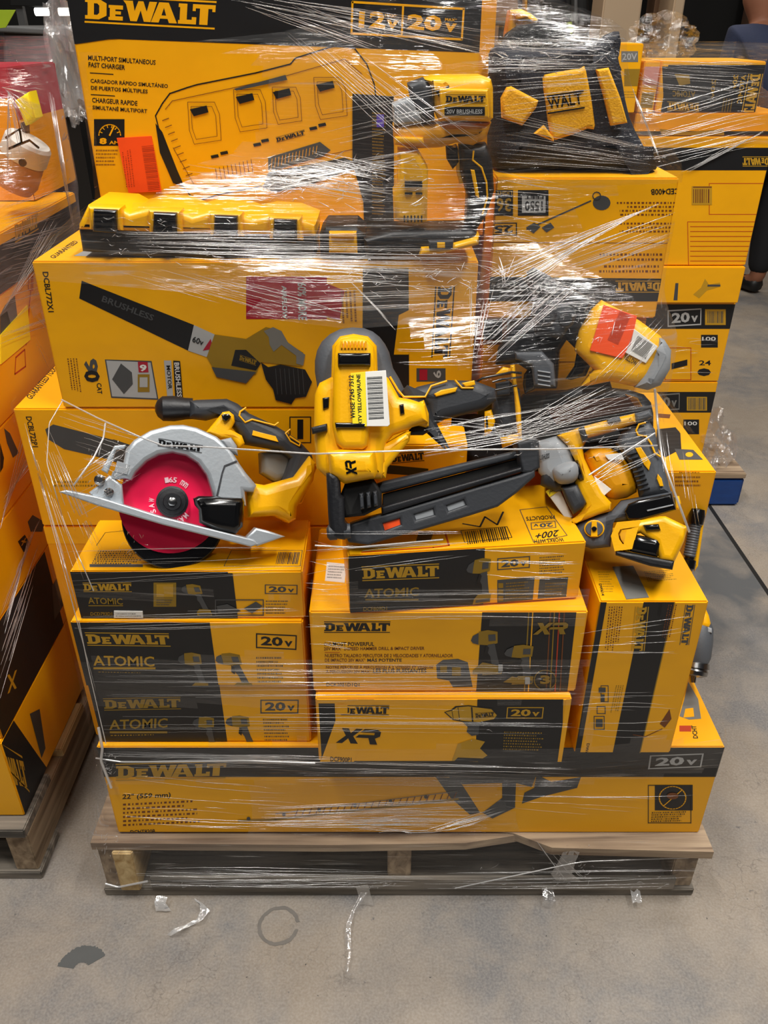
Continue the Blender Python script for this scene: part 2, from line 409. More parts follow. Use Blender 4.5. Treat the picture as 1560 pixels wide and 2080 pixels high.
# ------------------------------------------------------------------ the floor
def floor_mat():
    m = bpy.data.materials.new('worn_concrete'); m.use_nodes = True; nt = m.node_tree; N = nt.nodes; L = nt.links; b = N['Principled BSDF']
    tc = N.new('ShaderNodeTexCoord')
    def nz(sc, det=5, dist=0, rough=.5):
        n = N.new('ShaderNodeTexNoise'); n.inputs['Scale'].default_value = sc; n.inputs['Detail'].default_value = det; n.inputs['Distortion'].default_value = dist
        n.inputs['Roughness'].default_value = rough
        L.new(tc.outputs['Object'], n.inputs['Vector']); return n.outputs['Fac']
    def ramp(f, p0, p1, c0=(0,0,0,1), c1=(1,1,1,1)):
        r = N.new('ShaderNodeValToRGB'); r.color_ramp.elements[0].position = p0; r.color_ramp.elements[1].position = p1
        r.color_ramp.elements[0].color = c0; r.color_ramp.elements[1].color = c1; L.new(f, r.inputs[0]); return r.outputs[0]
    def mix(f, a, c, bl='MIX'):
        x = N.new('ShaderNodeMixRGB'); x.blend_type = bl
        for i, q in ((0, f), (1, a), (2, c)):
            if isinstance(q, (int, float, tuple)): x.inputs[i].default_value = q
            else: L.new(q, x.inputs[i])
        return x.outputs[0]
    base = mix(ramp(nz(2.6, 7, .4, .6), .42, .58), S(112, 110, 110), S(138, 126, 112))
    base = mix(ramp(nz(9, 8, .4, .7), .4, .75), base, S(152, 141, 128))
    base = mix(ramp(nz(260, 3), .35, .7), base, mix(.25, base, S(190, 186, 178)))
    base = mix(ramp(nz(38, 5, .2, .65), .66, .74), base, S(84, 84, 86))
    base = mix(ramp(nz(90, 4, .2, .6), .7, .74), base, S(60, 58, 58))
    # hairline cracks
    v = N.new('ShaderNodeTexVoronoi'); v.feature = 'DISTANCE_TO_EDGE'; v.inputs['Scale'].default_value = 13
    wv = N.new('ShaderNodeVectorMath'); wv.operation = 'ADD'
    nn = N.new('ShaderNodeTexNoise'); nn.inputs['Scale'].default_value = 18; nn.inputs['Detail'].default_value = 4
    sc = N.new('ShaderNodeVectorMath'); sc.operation = 'SCALE'; sc.inputs['Scale'].default_value = .14
    L.new(tc.outputs['Object'], nn.inputs['Vector']); L.new(nn.outputs['Color'], sc.inputs[0]); L.new(tc.outputs['Object'], wv.inputs[0]); L.new(sc.outputs[0], wv.inputs[1])
    L.new(wv.outputs[0], v.inputs['Vector'])
    cr = ramp(v.outputs['Distance'], .0, .02, (.5,.5,.5,1), (0,0,0,1))
    cm = N.new('ShaderNodeMath'); cm.operation = 'MULTIPLY'; L.new(cr, cm.inputs[0]); L.new(ramp(nz(5, 3), .47, .62), cm.inputs[1])
    base = mix(cm.outputs[0], base, S(92, 84, 78))
    # darker worn strip left of the joint
    sx = N.new('ShaderNodeSeparateXYZ'); L.new(tc.outputs['Object'], sx.inputs[0])
    def rng(o, a, c):
        r = N.new('ShaderNodeMapRange'); r.inputs[1].default_value = a; r.inputs[2].default_value = c; L.new(o, r.inputs[0]); return r.outputs[0]
    def mul(a, c):
        q = N.new('ShaderNodeMath'); q.operation = 'MULTIPLY'; L.new(a, q.inputs[0]); L.new(c, q.inputs[1]); return q.outputs[0]
    md = mul(mul(rng(sx.outputs['X'], 1.03, 1.02), rng(sx.outputs['Y'], 1.35, 1.6)), ramp(nz(7, 6, .5), .3, .6))
    base = mix(md, base, S(88, 90, 92))
    L.new(base, b.inputs['Base Color'])
    rg = N.new('ShaderNodeMapRange'); rg.inputs[3].default_value = .42; rg.inputs[4].default_value = .75; L.new(nz(6, 5), rg.inputs[0]); L.new(rg.outputs[0], b.inputs['Roughness'])
    bp = N.new('ShaderNodeBump'); bp.inputs['Strength'].default_value = .25; bp.inputs['Distance'].default_value = .002
    L.new(nz(120, 5, 0, .7), bp.inputs['Height']); L.new(bp.outputs[0], b.inputs['Normal'])
    return m
M['floor'] = floor_mat()
tag(boxm('floor', -6, 7, -3, 9.5, -.1, 0, 'floor', bev=0), kind='structure')
# expansion joint, round mark, dark scuff
tag(boxm('trim_1', 1.018, 1.030, -3, 9, -.004, .0006, M['dark'], bev=0), kind='structure')
def blob(name, pts, m, z=.0007):
    me = bpy.data.meshes.new(name); me.from_pydata([(x, y, z) for x, y in pts], [], [tuple(range(len(pts)))])
    return link(name, me, [M[m]])
def ring_pts(cx, cy, r0, r1, a0, a1, jit, seed, n=40):
    rr = random.Random(seed); o = []; i_ = []
    for k in range(n):
        a = math.radians(a0+(a1-a0)*k/(n-1)); j = rr.uniform(-jit, jit)
        o.append((cx+(r1+j)*math.cos(a), cy+(r1+j)*math.sin(a))); j = rr.uniform(-jit, jit); i_.append((cx+(r0+j)*math.cos(a), cy+(r0+j)*math.sin(a)))
    return o+i_[::-1]
c = atz(172, 1945, 0)
tag(blob('floor_stain', ring_pts(c.x, c.y-.02, .012, .04, 35, 172, .0014, 1), 'rub'), 'dark crescent scuff mark on the concrete, left foreground', 'stain')
c = atz(566, 1880, 0)
M['stain'] = mat('oil_ring', S(112, 107, 101), .5, var=.2, scale=60)
tag(blob('floor_stain', ring_pts(c.x, c.y, .029, .035, 10, 348, .001, 2), 'stain'), 'faint round ring stain on the concrete just in front of the pallet', 'stain')
# back of the hall
for i, (x0, x1, m, y) in enumerate([(-6, -1.9, 'dark', 7.4), (.55, 1.25, 'wtan', 7.0), (1.95, 2.1, 'wtan', 6.9), (2.75, 6.9, 'wbr', 7.1), (-1.9, .55, 'wbr', 7.4), (1.25, 3.3, 'dark', 7.6)]):
    tag(boxm('wall_back' if i == 0 else 'wall_back.%03d' % i, x0, x1, y, y+.2, 0, 4.6, m, bev=0), kind='structure')
for i, (px0, px1, Y) in enumerate([(1222, 1300, 6.4), (1364, 1386, 6.4)]):
    a = at(px0, 40, Y).x; b_ = at(px1, 40, Y).x
    tag(boxm('trim_%d' % (i+2), a, b_, Y, Y+.35, 0, 4.6, 'wbe', bev=.01), kind='structure')
tag(boxm('wall_left', -6, -5.8, -3, 7.4, 0, 4.6, 'wbr', bev=0), kind='structure')
tag(boxm('wall_right', 6.8, 7, -3, 7.4, 0, 4.6, 'wtan', bev=0), kind='structure')

# ------------------------------------------------------------------ pallets
def pallet(label, x0, x1, y0, y1, boards, wood='wood', broken=False, z=.145):
    r = empty('wooden_pallet', ((x0+x1)/2, (y0+y1)/2, 0), label, 'pallet')
    T = .02; n = 7; bw = (y1-y0)/(n+(n-1)*.45)
    for k in range(n):
        ya = y0+k*bw*1.45
        if k == 0 and broken:
            # the front board is split: a long left piece, tapering, and a lifted right piece
            for pts, zz, nm in (([(x0, y0), (x0+.40, y0-.004), (x0+.62, y0), (x0+.735, y0+.02), (x0+.60, y0+.045), (x0+.48, y0+bw), (x0, y0+bw)], z-T-.001, 'wood'),
                            ([(x0+.50, y0+.05), (x0+.70, y0+.016), (x0+.76, y0-.012), (x1, y0-.02), (x1-.002, y0+bw-.01), (x0+.5, y0+bw)], z-T+.003, 'wood')):
                bm = bmesh.new(); vs = [bm.verts.new((a, b, zz)) for a, b in pts]; f = bm.faces.new(vs)
                g = bmesh.ops.extrude_face_region(bm, geom=[f]); 
                for v in [q for q in g['geom'] if isinstance(q, bmesh.types.BMVert)]: v.co.z += T-.003
                bmesh.ops.recalc_face_normals(bm, faces=bm.faces)
                me = bpy.data.meshes.new('deck_board'); bm.to_mesh(me); bm.free(); link('deck_board', me, [M[nm]], r)
        else: boxm('deck_board', x0+R.uniform(0, .006), x1-R.uniform(0, .006), ya, ya+bw, z-T, z, wood if k % 3 else 'woodg', r)
    for k, sx in enumerate((x0+.005, (x0+x1)/2-.02, x1-.045)):
        boxm('stringer', sx, sx+.04, y0+.006, y1, .018, z-T, 'woods', r)
    for yy in (y0, (y0+y1)/2-.045, y1-.09):
        boxm('bottom_board', x0, x1, yy, yy+.09, 0, .018, 'woodg', r)
    return r
PM = pallet('long central wooden pallet with a split front board under the wrapped yellow boxes', -.485, .537, .868, 2.06, 7, broken=True)
# short fresh block nailed in at the left end and grey lower lead board
boxm('splice_block', -.452, -.418, .862, .98, .022, .122, 'woodl', PM)
bpy.context.view_layer.update()
boxm('lead_board', -.40, .50, .8655, .8735, .018, .05, 'woodg', PM)
pallet('wooden pallet on the left carrying the neighbouring wrapped stack', -1.65, -.605, .90, 2.1, 7, wood='woodl', z=.13)
bp_ = empty('blue_pallet', (.6, 2.7, 0), 'blue painted pallet corner under film behind the right side of the load', 'pallet')
for zz in (.098,): boxm('deck_board', .1, 1.115, 2.2, 3.2, zz, .115, 'wood', bp_)
for xx in (.1, .55, .98):
    for yy in (2.2, 2.6, 3.05): boxm('block', xx, xx+.135, yy, yy+.15, 0, .098, 'blue', bp_, bev=.008)

# ------------------------------------------------------------------ cartons of the central stack
ATOM = 'ATOMIC'
# hedge trimmer
B = Carton('hedge_trimmer_box', 'very long yellow and black hedge trimmer carton lying flat directly on the pallet', 'box', -.443, .525, .885, 1.07, .145, .3465)
f = B.front
f.frac(0, .67, 1, 1, 'ck')
f.logo((235, 1586), (458, 1580), (235, 1551), 'cgo')
f.volt((1316, 1562), (1424, 1558), (1320, 1534), 'cgl')
f.text('22" (559 mm)', (248, 1626), (346, 1622), (249, 1613), 'ck')
f.para((250, 1680), (415, 1672), (250, 1630), 6, 'cbr'); f.text('DCHT820B', (265, 1694), (315, 1692), (265, 1686), 'ck')
f.poly([(1090, 1572), (1120, 1588), (1180, 1578), (1172, 1600), (1100, 1618), (1060, 1632), (1065, 1610), (1085, 1600)], 'cgd')
f.poly([(885, 1578), (930, 1580), (975, 1650), (955, 1655), (915, 1620)], 'cgd')
f.poly([(900, 1572), (1090, 1572), (1080, 1598), (1048, 1590), (1046, 1640), (1000, 1662), (980, 1650), (1020, 1620), (1020, 1590), (940, 1592)], 'cgd')
f.line([(485, 1666), (560, 1664), (930, 1622)], 6, 'cdo')
f.line([(560, 1652), (930, 1606)], 2, 'cg')
for i in range(24):
    x = 600+i*14; f.line([(x, 1660-(x-560)*.11), (x+5, 1648-(x-560)*.11)], 2, 'cbr')
for i in range(6):
    x = 505+i*72; f.poly(ell(x, 1662-i*9, 4, 4, 8), 'cgd')
f.rect(1330, 1594, 1407, 1646, 'ck'); f.frame(1316, 1594, 1404, 1672, 1.5, 'ck'); f.para((1322, 1670), (1392, 1668), (1324, 1648), 5, 'ck')
ring = ell(1366, 1620, 27, 23, 28); f.line(ring+[ring[0]], 2.5, 'cy'); f.line([(1348, 1636), (1385, 1604)], 2.5, 'cy'); f.poly(ell(1366, 1616, 12, 7, 12), 'cbr')
t = B.top
t.poly([(1398, 1385), (1418, 1420), (1424, 1460), (1400, 1462), (1380, 1455), (1390, 1420)], 'cg'); t.poly([(1392, 1440), (1408, 1438), (1410, 1456), (1388, 1458)], 'cy')
t.rect(1380, 1474, 1404, 1486, 'crl'); t.text('DCHT', (1418, 1500), (1414, 1474), (1408, 1500), 'ck')
B.done()

def atomic(z0, z1, ly, hidden_label, y0, D=.17):
    B = Carton('power_tool_kit_box', hidden_label, 'box', -.437, -.113, y0, y0+D, z0, z1, group=None)
    f = B.front; f.frac(0, 0, .6, 1, 'ck')
    return B, f
B, f = atomic(.347, .468, 0, 'two-drill kit carton with black left half, lower of the matching pair', .895)
f.logo((212, 1443), (368, 1440), (209, 1418), 'cdo'); f.text(ATOM, (222, 1482), (340, 1478), (222, 1462), 'cdo'); f.rect(223, 1485, 340, 1489, 'cdo')
f.drill((395, 1524), (442, 1524), (390, 1455), k='cgd'); f.drill((470, 1524), (522, 1524), (455, 1453))
f.volt((529, 1449), (606, 1449), (529, 1421), 'cgd'); f.para((538, 1506), (594, 1506), (534, 1458), 7, 'cgd')
f.para((225, 1496), (340, 1494), (225, 1491), 1, 'cdo'); f.para((233, 1518), (266, 1518), (233, 1515), 1, 'cdo'); B.done()
B, f = atomic(.468, .587, 0, 'two-drill kit carton with black left half, upper of the matching pair', .89)
f.logo((178, 1311), (347, 1313), (172, 1284), 'cgo'); f.text(ATOM, (190, 1352), (314, 1354), (188, 1331), 'cgo'); f.rect(190, 1355, 316, 1359, 'cgo')
f.para((200, 1366), (312, 1368), (200, 1363), 1, 'cdo'); f.para((202, 1400), (234, 1400), (202, 1395), 1, 'cdo')
f.drill((375, 1402), (426, 1402), (358, 1325)); f.drill((460, 1402), (516, 1402), (432, 1326))
f.volt((520, 1316), (602, 1320), (520, 1286), 'ck'); f.para((524, 1388), (582, 1388), (520, 1332), 7, 'cgd'); B.done()
B = Carton('drill_driver_box', 'slim drill driver carton directly under the circular saw, black left part with tan panel', 'box', -.424, -.110, .897, 1.03, .587, .668)
f = B.front; f.frac(0, 0, .68, 1, 'ck'); f.frac(.62, 0, .7, .96, 'ck')
f.logo((170, 1202), (268, 1202), (168, 1183), 'cgo'); f.text(ATOM, (180, 1226), (250, 1228), (178, 1213), 'cdo'); f.rect(180, 1229, 250, 1231, 'cdo'); f.text('DCD793D1', (184, 1250), (228, 1250), (184, 1243), 'cdo')
f.rect(312, 1183, 358, 1232, 'cdo'); f.rect(318, 1186, 352, 1212, 'cgo'); f.para((318, 1230), (352, 1230), (318, 1216), 3, 'cgd')
f.drill((388, 1250), (432, 1250), (364, 1186)); f.frame(437, 1217, 536, 1250, 2, 'cgd')
f.poly([(495, 1235), (520, 1221), (534, 1230), (512, 1245)], 'cgd'); f.poly([(440, 1230), (462, 1226), (490, 1240), (470, 1246), (444, 1245)], 'cgd')
f.volt((538, 1206), (604, 1207), (538, 1187), 'cgd'); f.para((540, 1248), (585, 1248), (540, 1218), 5, 'cgd')
B.sticker(f, [(232, 1254), (291, 1254), (290, 1241), (232, 1240)], 'wht', 'price_sticker', 'small white printed sticker', [lambda F: F.para((236, 1252), (288, 1252), (236, 1243), 2, 'cg')])
t = B.top; t.line([(196, 1108), (214, 1082), (255, 1078)], 1.2, 'ck'); t.rect(182, 1146, 290, 1152, 'cgd'); t.para((184, 1150), (285, 1152), (200, 1118), 8, 'cgd')
t.line([(455, 1150), (610, 1150), (614, 1118), (470, 1118), (455, 1150)], 1.2, 'cgd'); t.bars((560, 1146), (606, 1146), (566, 1122), 14, 'cgd')
B.done()
# centre cartons
B = Carton('impact_wrench_box', 'impact wrench carton with crushed left end, yellow left and black right, low in the centre', 'box', -.098, .268, .855, 1.06, .347, .476)
f = B.front
f.poly([(970, 1416), (958, 1640), (1170, 1640), (1145, 1416)], 'ck'); f.frac(.012, 0, .075, .93, 'ck')
f.poly([(648, 1560), (652, 1545), (690, 1440), (705, 1418), (760, 1418), (720, 1580), (648, 1590)], 'cy')
f.logo((693, 1452), (790, 1452), (693, 1432), 'ck'); f.rect(684, 1430, 706, 1450, 'cy')
f.aff(xr2d(), (682, 1508), (768, 1512), (688, 1478), 'ck'); f.text('DCF900P1', (671, 1546), (714, 1548), (671, 1536), 'ck')
f.poly([(902, 1446), (915, 1442), (925, 1434), (952, 1432), (1000, 1438), (1012, 1452), (1005, 1462), (975, 1468), (960, 1478), (950, 1476), (940, 1466), (920, 1462)], 'ck')
f.poly([(905, 1446), (918, 1443), (928, 1436), (951, 1434), (998, 1440), (1009, 1452), (1003, 1460), (973, 1466), (942, 1464), (921, 1460)], 'cgo')
f.logo((966, 1458), (1004, 1455), (965, 1448), 'ck'); f.line([(930, 1436), (934, 1464)], 1.2, 'ck'); f.line([(958, 1436), (960, 1465)], 3, 'ck'); f.line([(918, 1444), (921, 1460)], 1, 'ck')
f.poly([(952, 1466), (974, 1466), (972, 1492), (958, 1494), (948, 1486)], 'cgd')
f.poly([(918, 1545), (930, 1510), (960, 1500), (985, 1506), (975, 1520), (990, 1534), (970, 1548)], 'cgo'); f.poly([(922, 1546), (975, 1546), (982, 1540), (930, 1538)], 'ck')
f.volt((1028, 1459), (1102, 1459), (1030, 1436), 'cgo'); f.para((1022, 1524), (1110, 1526), (1024, 1484), 7, 'cdo')
f.poly([(1128, 1575), (1152, 1575), (1176, 1416), (1150, 1418)], 'cy')
B.done()
B = Carton('hammer_drill_kit_box', 'wide hammer drill kit carton with streaked black right panel, under the small tilted carton', 'box', -.101, .275, .868, 1.08, .477, .622)
f = B.front
f.poly([(980, 1236), (966, 1420), (1150, 1420), (1172, 1236)], 'ck')
for x, m in ((1074, 'cdo'), (1082, 'cy'), (1118, 'cbr'), (1126, 'cdo'), (1136, 'crl'), (1146, 'cbr')): f.line([(x, 1244), (x-10, 1412)], 2.4, m)
f.logo((658, 1285), (792, 1285), (658, 1262), 'ck')
f.text('MOST POWERFUL', (676, 1312), (760, 1312), (676, 1304), 'ck'); f.text('OUR', (658, 1312), (674, 1312), (658, 1305), 'cbr'); f.text('20V MAX* 2-SPEED HAMMER DRILL & IMPACT DRIVER', (658, 1321), (862, 1320), (658, 1314), 'cbr')
f.line([(660, 1325), (690, 1325)], 1.2, 'crl'); f.text('NUESTRO TALADRO PERCUTOR DE 2 VELOCIDADES Y ATORNILLADOR', (660, 1335), (920, 1335), (660, 1328), 'cbr'); f.text('DE IMPACTO 20V MAX*', (660, 1344), (742, 1344), (660, 1337), 'cbr'); f.text('MÁS POTENTE', (746, 1344), (816, 1344), (746, 1336), 'ck')
f.line([(660, 1349), (692, 1349)], 1.2, 'crl'); f.text('NOTRE PERCEUSE À PERCUSSION À 2 VITESSES ET VISSEUSE', (662, 1358), (880, 1358), (662, 1351), 'cbr'); f.text('À PERCUSSION 20V MAX*', (662, 1367), (754, 1367), (662, 1360), 'cbr'); f.text('LES PLUS PUISSANTES', (758, 1367), (866, 1367), (758, 1358), 'ck')
f.text('DCK2051D1Q1', (663, 1395), (730, 1395), (663, 1387), 'ck')
f.poly([(886, 1350), (900, 1340), (930, 1338), (950, 1345), (960, 1395), (920, 1396), (912, 1382), (888, 1378)], 'cgd'); f.rect(918, 1355, 936, 1372, 'cdo'); f.rect(894, 1352, 908, 1366, 'cdo')
f.drill((962, 1372), (1020, 1368), (955, 1282), y='cdo'); f.drill((1020, 1390), (1082, 1388), (1025, 1310), y='cdo')
f.poly([(960, 1360), (980, 1344), (1010, 1350), (1012, 1366), (960, 1368)], 'cdo'); f.poly([(1022, 1384), (1040, 1372), (1066, 1378), (1064, 1388)], 'cdo')
f.rect(1012, 1348, 1021, 1362, 'cgl'); f.rect(1066, 1374, 1076, 1388, 'cgl')
f.aff(xr2d(), (1082, 1288), (1150, 1287), (1086, 1264), 'cdo')
ring = ell(1107, 1380, 22, 20, 28); f.line(ring+[ring[0]], 2, 'cdo'); f.text('3', (1097, 1388), (1117, 1388), (1097, 1370), 'cdo', .05); f.poly(ell(1107, 1399, 17, 3, 10), 'cgd')
B.sticker(B.top, [(660, 1180), (700, 1184), (704, 1146), (664, 1142)], 'wht', 'paper_label', 'white paper label', [lambda F: F.para((664, 1176), (698, 1178), (668, 1148), 5, 'cg')])
B.done()
B = Carton('impact_driver_box', 'small tilted impact driver carton on the hammer drill kit, below the long black magazine', 'box', -.046, .268, .862, 1.02, .624, .717, rz=math.radians(6))
f = B.front; f.poly([(700, 1100), (986, 1100), (976, 1300), (690, 1300)], 'ck')
f.logo((736, 1180), (892, 1174), (734, 1150), 'cgo'); f.text(ATOM, (740, 1214), (850, 1210), (740, 1196), 'cdo'); f.rect(742, 1216, 850, 1219, 'cdo'); f.text('DCF809D1', (738, 1241), (786, 1239), (738, 1233), 'cdo')
f.drill((944, 1230), (996, 1222), (948, 1138), flip=False, y='cdo', k='cgd')
f.volt((1010, 1158), (1076, 1153), (1010, 1134), 'cgd'); f.poly([(1010, 1224), (1082, 1218), (1086, 1172), (1010, 1178)], 'cgd'); f.poly([(1092, 1216), (1150, 1212), (1154, 1172), (1096, 1176)], 'cgd')
for k in range(3): f.rect(1012, 1184+k*13, 1022, 1194+k*13, 'cdo'); 
f.para((1026, 1218), (1078, 1214), (1028, 1182), 6, 'cdo'); f.para((1106, 1212), (1148, 1210), (1108, 1182), 5, 'cdo'); f.para((1096, 1168), (1152, 1164), (1096, 1130), 7, 'cgd')
t = B.top
t.text('200+', (1136, 1076), (1090, 1082), (1132, 1090), 'ck'); t.text('PRODUCTS', (1126, 1046), (1068, 1050), (1128, 1054), 'ck'); t.volt((1128, 1058), (1078, 1062), (1130, 1072), 'cgd')
t.text('WORKS WITH', (1144, 1092), (1084, 1096), (1146, 1100), 'ck')
t.line([(1056, 1036), (1110, 1030), (1152, 1088), (1084, 1102), (1056, 1036)], 1.2, 'cgd')
t.bars((950, 1106), (1036, 1096), (944, 1080), 20, 'ck'); t.line([(944, 1102), (1040, 1092), (1030, 1070), (936, 1078), (944, 1102)], 1.4, 'ck')
t.line([(735, 1122), (880, 1112), (912, 1108), (905, 1085)], 4, 'crl')
t.poly([(845, 1100), (875, 1098), (880, 1082), (850, 1082)], 'ck')
t.line([(940, 1064), (975, 1070), (985, 1050), (1010, 1066), (1022, 1040)], 4, 'ck')
B.done()
# tall carton on the right
B = Carton('rotary_hammer_box', 'tall narrow carton on end at the right with sideways lettering and grey-taped top', 'box', .290, .436, .872, 1.06, .347, .636)
f = B.front
f.poly([(1200, 1210), (1165, 1560), (1152, 1560), (1185, 1210)], 'ck'); f.frac(0, 0, .06, 1, 'ck')
f.frac(.4, 0, .68, 1, 'ck'); f.frac(.68, 0, .69, 1, 'cdo')
f.logo((1290, 1232), (1282, 1322), (1318, 1232), 'cgo')
f.logo((1392, 1228), (1380, 1310), (1412, 1228), 'cgd')
f.para((1236, 1232), (1226, 1330), (1266, 1232), 6, 'cbr', 4); f.para((1356, 1228), (1340, 1306), (1376, 1228), 4, 'cbr', 5); f.text('DWHO', (1338, 1226), (1334, 1252), (1346, 1226), 'ck')
f.frame(1220, 1392, 1236, 1426, 1.4, 'cgd'); f.frame(1212, 1434, 1230, 1450, 1.6, 'cgd'); f.frame(1206, 1454, 1228, 1482, 1.6, 'cgd'); f.rect(1210, 1460, 1224, 1476, 'cgd')
f.rect(1216, 1396, 1230, 1406, 'cgd'); f.rect(1220, 1410, 1228, 1424, 'cgd'); f.para((1250, 1392), (1238, 1450), (1268, 1392), 4, 'cdo', 2)
f.text('DW614', (1192, 1510), (1186, 1540), (1198, 1510), 'ck')
f.line([(1286, 1492), (1310, 1496), (1345, 1480)], 2, 'cbr'); f.poly([(1340, 1470), (1360, 1440), (1364, 1460), (1350, 1478)], 'cbr')
t = B.top; t.para((1222, 1204), (1250, 1204), (1214, 1160), 9, 'cdo'); t.para((1316, 1182), (1378, 1178), (1308, 1160), 6, 'cdo'); t.text('DW614', (1216, 1186), (1222, 1210), (1222, 1186), 'ck')
B.sticker(t, [(1272, 1218), (1318, 1214), (1286, 1150), (1244, 1152)], 'cg', 'packing_tape', 'wide grey tape strip')
B.done()
# back cartons, lower
def plain(name, label, x0, x1, y0, y1, z0, z1, body='cy2', fr=None):
    B = Carton(name, label, 'box', x0, x1, y0, y1, z0, z1, body)
    if fr: fr(B)
    return B.done()
def pb(B):
    B.front.frac(0, .0, 1, .5, 'cbr'); B.front.frac(0, .955, 1, 1, 'cy')
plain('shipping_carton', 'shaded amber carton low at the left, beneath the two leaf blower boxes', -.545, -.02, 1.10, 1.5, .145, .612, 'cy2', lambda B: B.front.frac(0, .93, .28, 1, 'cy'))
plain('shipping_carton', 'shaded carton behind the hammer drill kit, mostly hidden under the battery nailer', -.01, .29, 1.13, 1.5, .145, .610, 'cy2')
B = Carton('leaf_blower_box', 'lower leaf blower carton behind the circular saw, jutting out to the left', 'box', -.545, .10, 1.10, 1.42, .613, .816)
f = B.front
f.text('DCBL722P1', (52, 846), (66, 908), (64, 846), 'ck'); f.poly([(92, 872), (108, 862), (240, 896), (230, 935), (130, 912), (98, 892)], 'cgd'); f.poly([(230, 892), (330, 925), (320, 965), (222, 934)], 'cgd')
f.para((110, 990), (200, 990), (110, 975), 2, 'cdo'); f.poly([(540, 915), (600, 905), (610, 960), (580, 975), (548, 955)], 'cg'); f.poly([(556, 925), (590, 925), (590, 950), (560, 948)], 'cw')
f.frame(588, 846, 632, 900, 2, 'ck'); f.rect(604, 852, 616, 892, 'ck')
B.top.text('GUARANTEED TOUGH', (64, 812), (122, 744), (52, 806), 'ck')
B.done()
B = Carton('leaf_blower_box', 'upper leaf blower carton picturing a long black blower, beneath the battery charger', 'box', -.470, .126, 1.10, 1.42, .817, 1.029)
f = B.front
f.text('DCBL772X1', (86, 552), (98, 634), (98, 552), 'ck')
f.poly([(166, 570), (394, 660), (382, 712), (161, 606)], 'ck'); f.poly([(394, 660), (436, 679), (420, 725), (382, 712)], 'cgl'); f.poly([(428, 688), (434, 708), (412, 712)], 'crd')
f.text('BRUSHLESS', (206, 612), (310, 652), (210, 600), 'cgd'); f.text('60v', (390, 694), (412, 702), (393, 682), 'ck')
f.poly([(436, 679), (500, 688), (540, 664), (560, 668), (590, 700), (616, 716), (614, 744), (530, 735), (520, 760), (432, 745), (420, 725)], 'cdo')
f.poly([(536, 672), (555, 664), (572, 672), (585, 695), (620, 720), (616, 742), (602, 738), (602, 722), (572, 700), (556, 714), (548, 700), (546, 684)], 'cg')
f.poly([(478, 710), (500, 710), (530, 738), (520, 752), (470, 742)], 'ck'); f.poly([(430, 745), (520, 755), (500, 778), (440, 765)], 'cgd')
f.poly([(530, 735), (545, 745), (570, 740), (620, 750), (634, 775), (622, 805), (600, 808), (592, 820), (560, 812), (555, 790), (540, 770)], 'ck')
for k in range(7): f.line([(560+k*9, 748), (564+k*9, 800)], 1, 'cgd')
f.logo((486, 731), (520, 742), (488, 720), 'cdo')
f.rect(500, 562, 664, 648, 'crd'); f.text('60% MORE', (604, 574), (606, 650), (622, 574), 'cgl'); f.text('AIRFLOW', (572, 580), (574, 648), (582, 580), 'cgl'); f.poly([(640, 566), (700, 590), (690, 650), (650, 640)], 'crd')
f.rect(737, 545, 830, 900, 'ck'); f.poly([(810, 640), (850, 620), (830, 720), (800, 720)], 'cy')
f.logo((884, 582), (876, 726), (924, 582), 'ck')
f.text('9', (170, 728), (172, 760), (198, 728), 'cgd', .04); f.text('0', (170, 752), (172, 776), (202, 752), 'ck', .04); f.text('CAT', (196, 778), (198, 800), (206, 778), 'ck')
f.para((135, 728), (146, 808), (158, 728), 4, 'cbr', 9); f.para((690, 590), (694, 660), (724, 590), 4, 'cbr', 2)
f.poly([(213, 730), (308, 733), (322, 812), (226, 808)], 'cgd'); f.poly([(216, 732), (306, 736), (319, 809), (228, 805)], 'cgl')
f.poly([(228, 770), (246, 738), (268, 756), (270, 780), (252, 800)], 'cgd'); f.rect(280, 760, 304, 796, 'cdo'); f.rect(284, 766, 300, 786, 'cgl'); f.poly([(280, 734), (300, 735), (302, 756), (282, 756)], 'crd'); f.text('9', (284, 754), (298, 754), (284, 740), 'cw', .04)
f.text('MOTOR', (340, 742), (342, 790), (348, 742), 'ck'); f.poly([(333, 732), (348, 732), (352, 810), (340, 808)], 'cgl'); f.text('MOTOR', (338, 742), (342, 790), (346, 742), 'ck'); f.poly([(352, 732), (366, 733), (372, 812), (356, 810)], 'ck'); f.text('BRUSHLESS', (354, 736), (360, 806), (364, 736), 'cw')
f.rect(846, 748, 905, 775, 'cgd'); f.text('9', (880, 752), (880, 768), (896, 752), 'cgl'); f.rect(852, 750, 868, 772, 'crd')
t = B.top; t.text('GUARANTEED', (110, 526), (160, 492), (100, 522), 'ck'); t.poly([(150, 520), (190, 500), (400, 505), (420, 524)], 'cgl')
B.done()
# charger carton
B = Carton('charger_box', 'largest yellow carton, topmost at the back, picturing a multi-port charger under a black band', 'box', -.415, .148, 1.255, 1.50, 1.029, 1.42)
f = B.front
f.poly([(100, 76), (1000, 108), (1000, -120), (100, -120)], 'ck')
f.poly([(140, 66), (140, 90), (220, 80), (240, 79), (240, 76)], 'ck')
f.logo((172, 46), (436, 60), (172, -12), 'cy')
f.line([(716, 4), (942, 18), (938, 80), (714, 68), (716, 4)], 4, 'cy'); f.line([(819, 10), (816, 74)], 4, 'cy')
f.text('12', (728, 56), (782, 58), (730, 22), 'cy', .04); f.text('20', (826, 60), (896, 64), (828, 28), 'cy', .04); f.text('v', (784, 58), (808, 60), (786, 40), 'cy', .03); f.text('v', (902, 64), (926, 66), (904, 46), 'cy', .03)
f.text('MAX*', (782, 34), (806, 36), (782, 28), 'cy'); f.text('MAX*', (904, 42), (928, 44), (904, 36), 'cy')
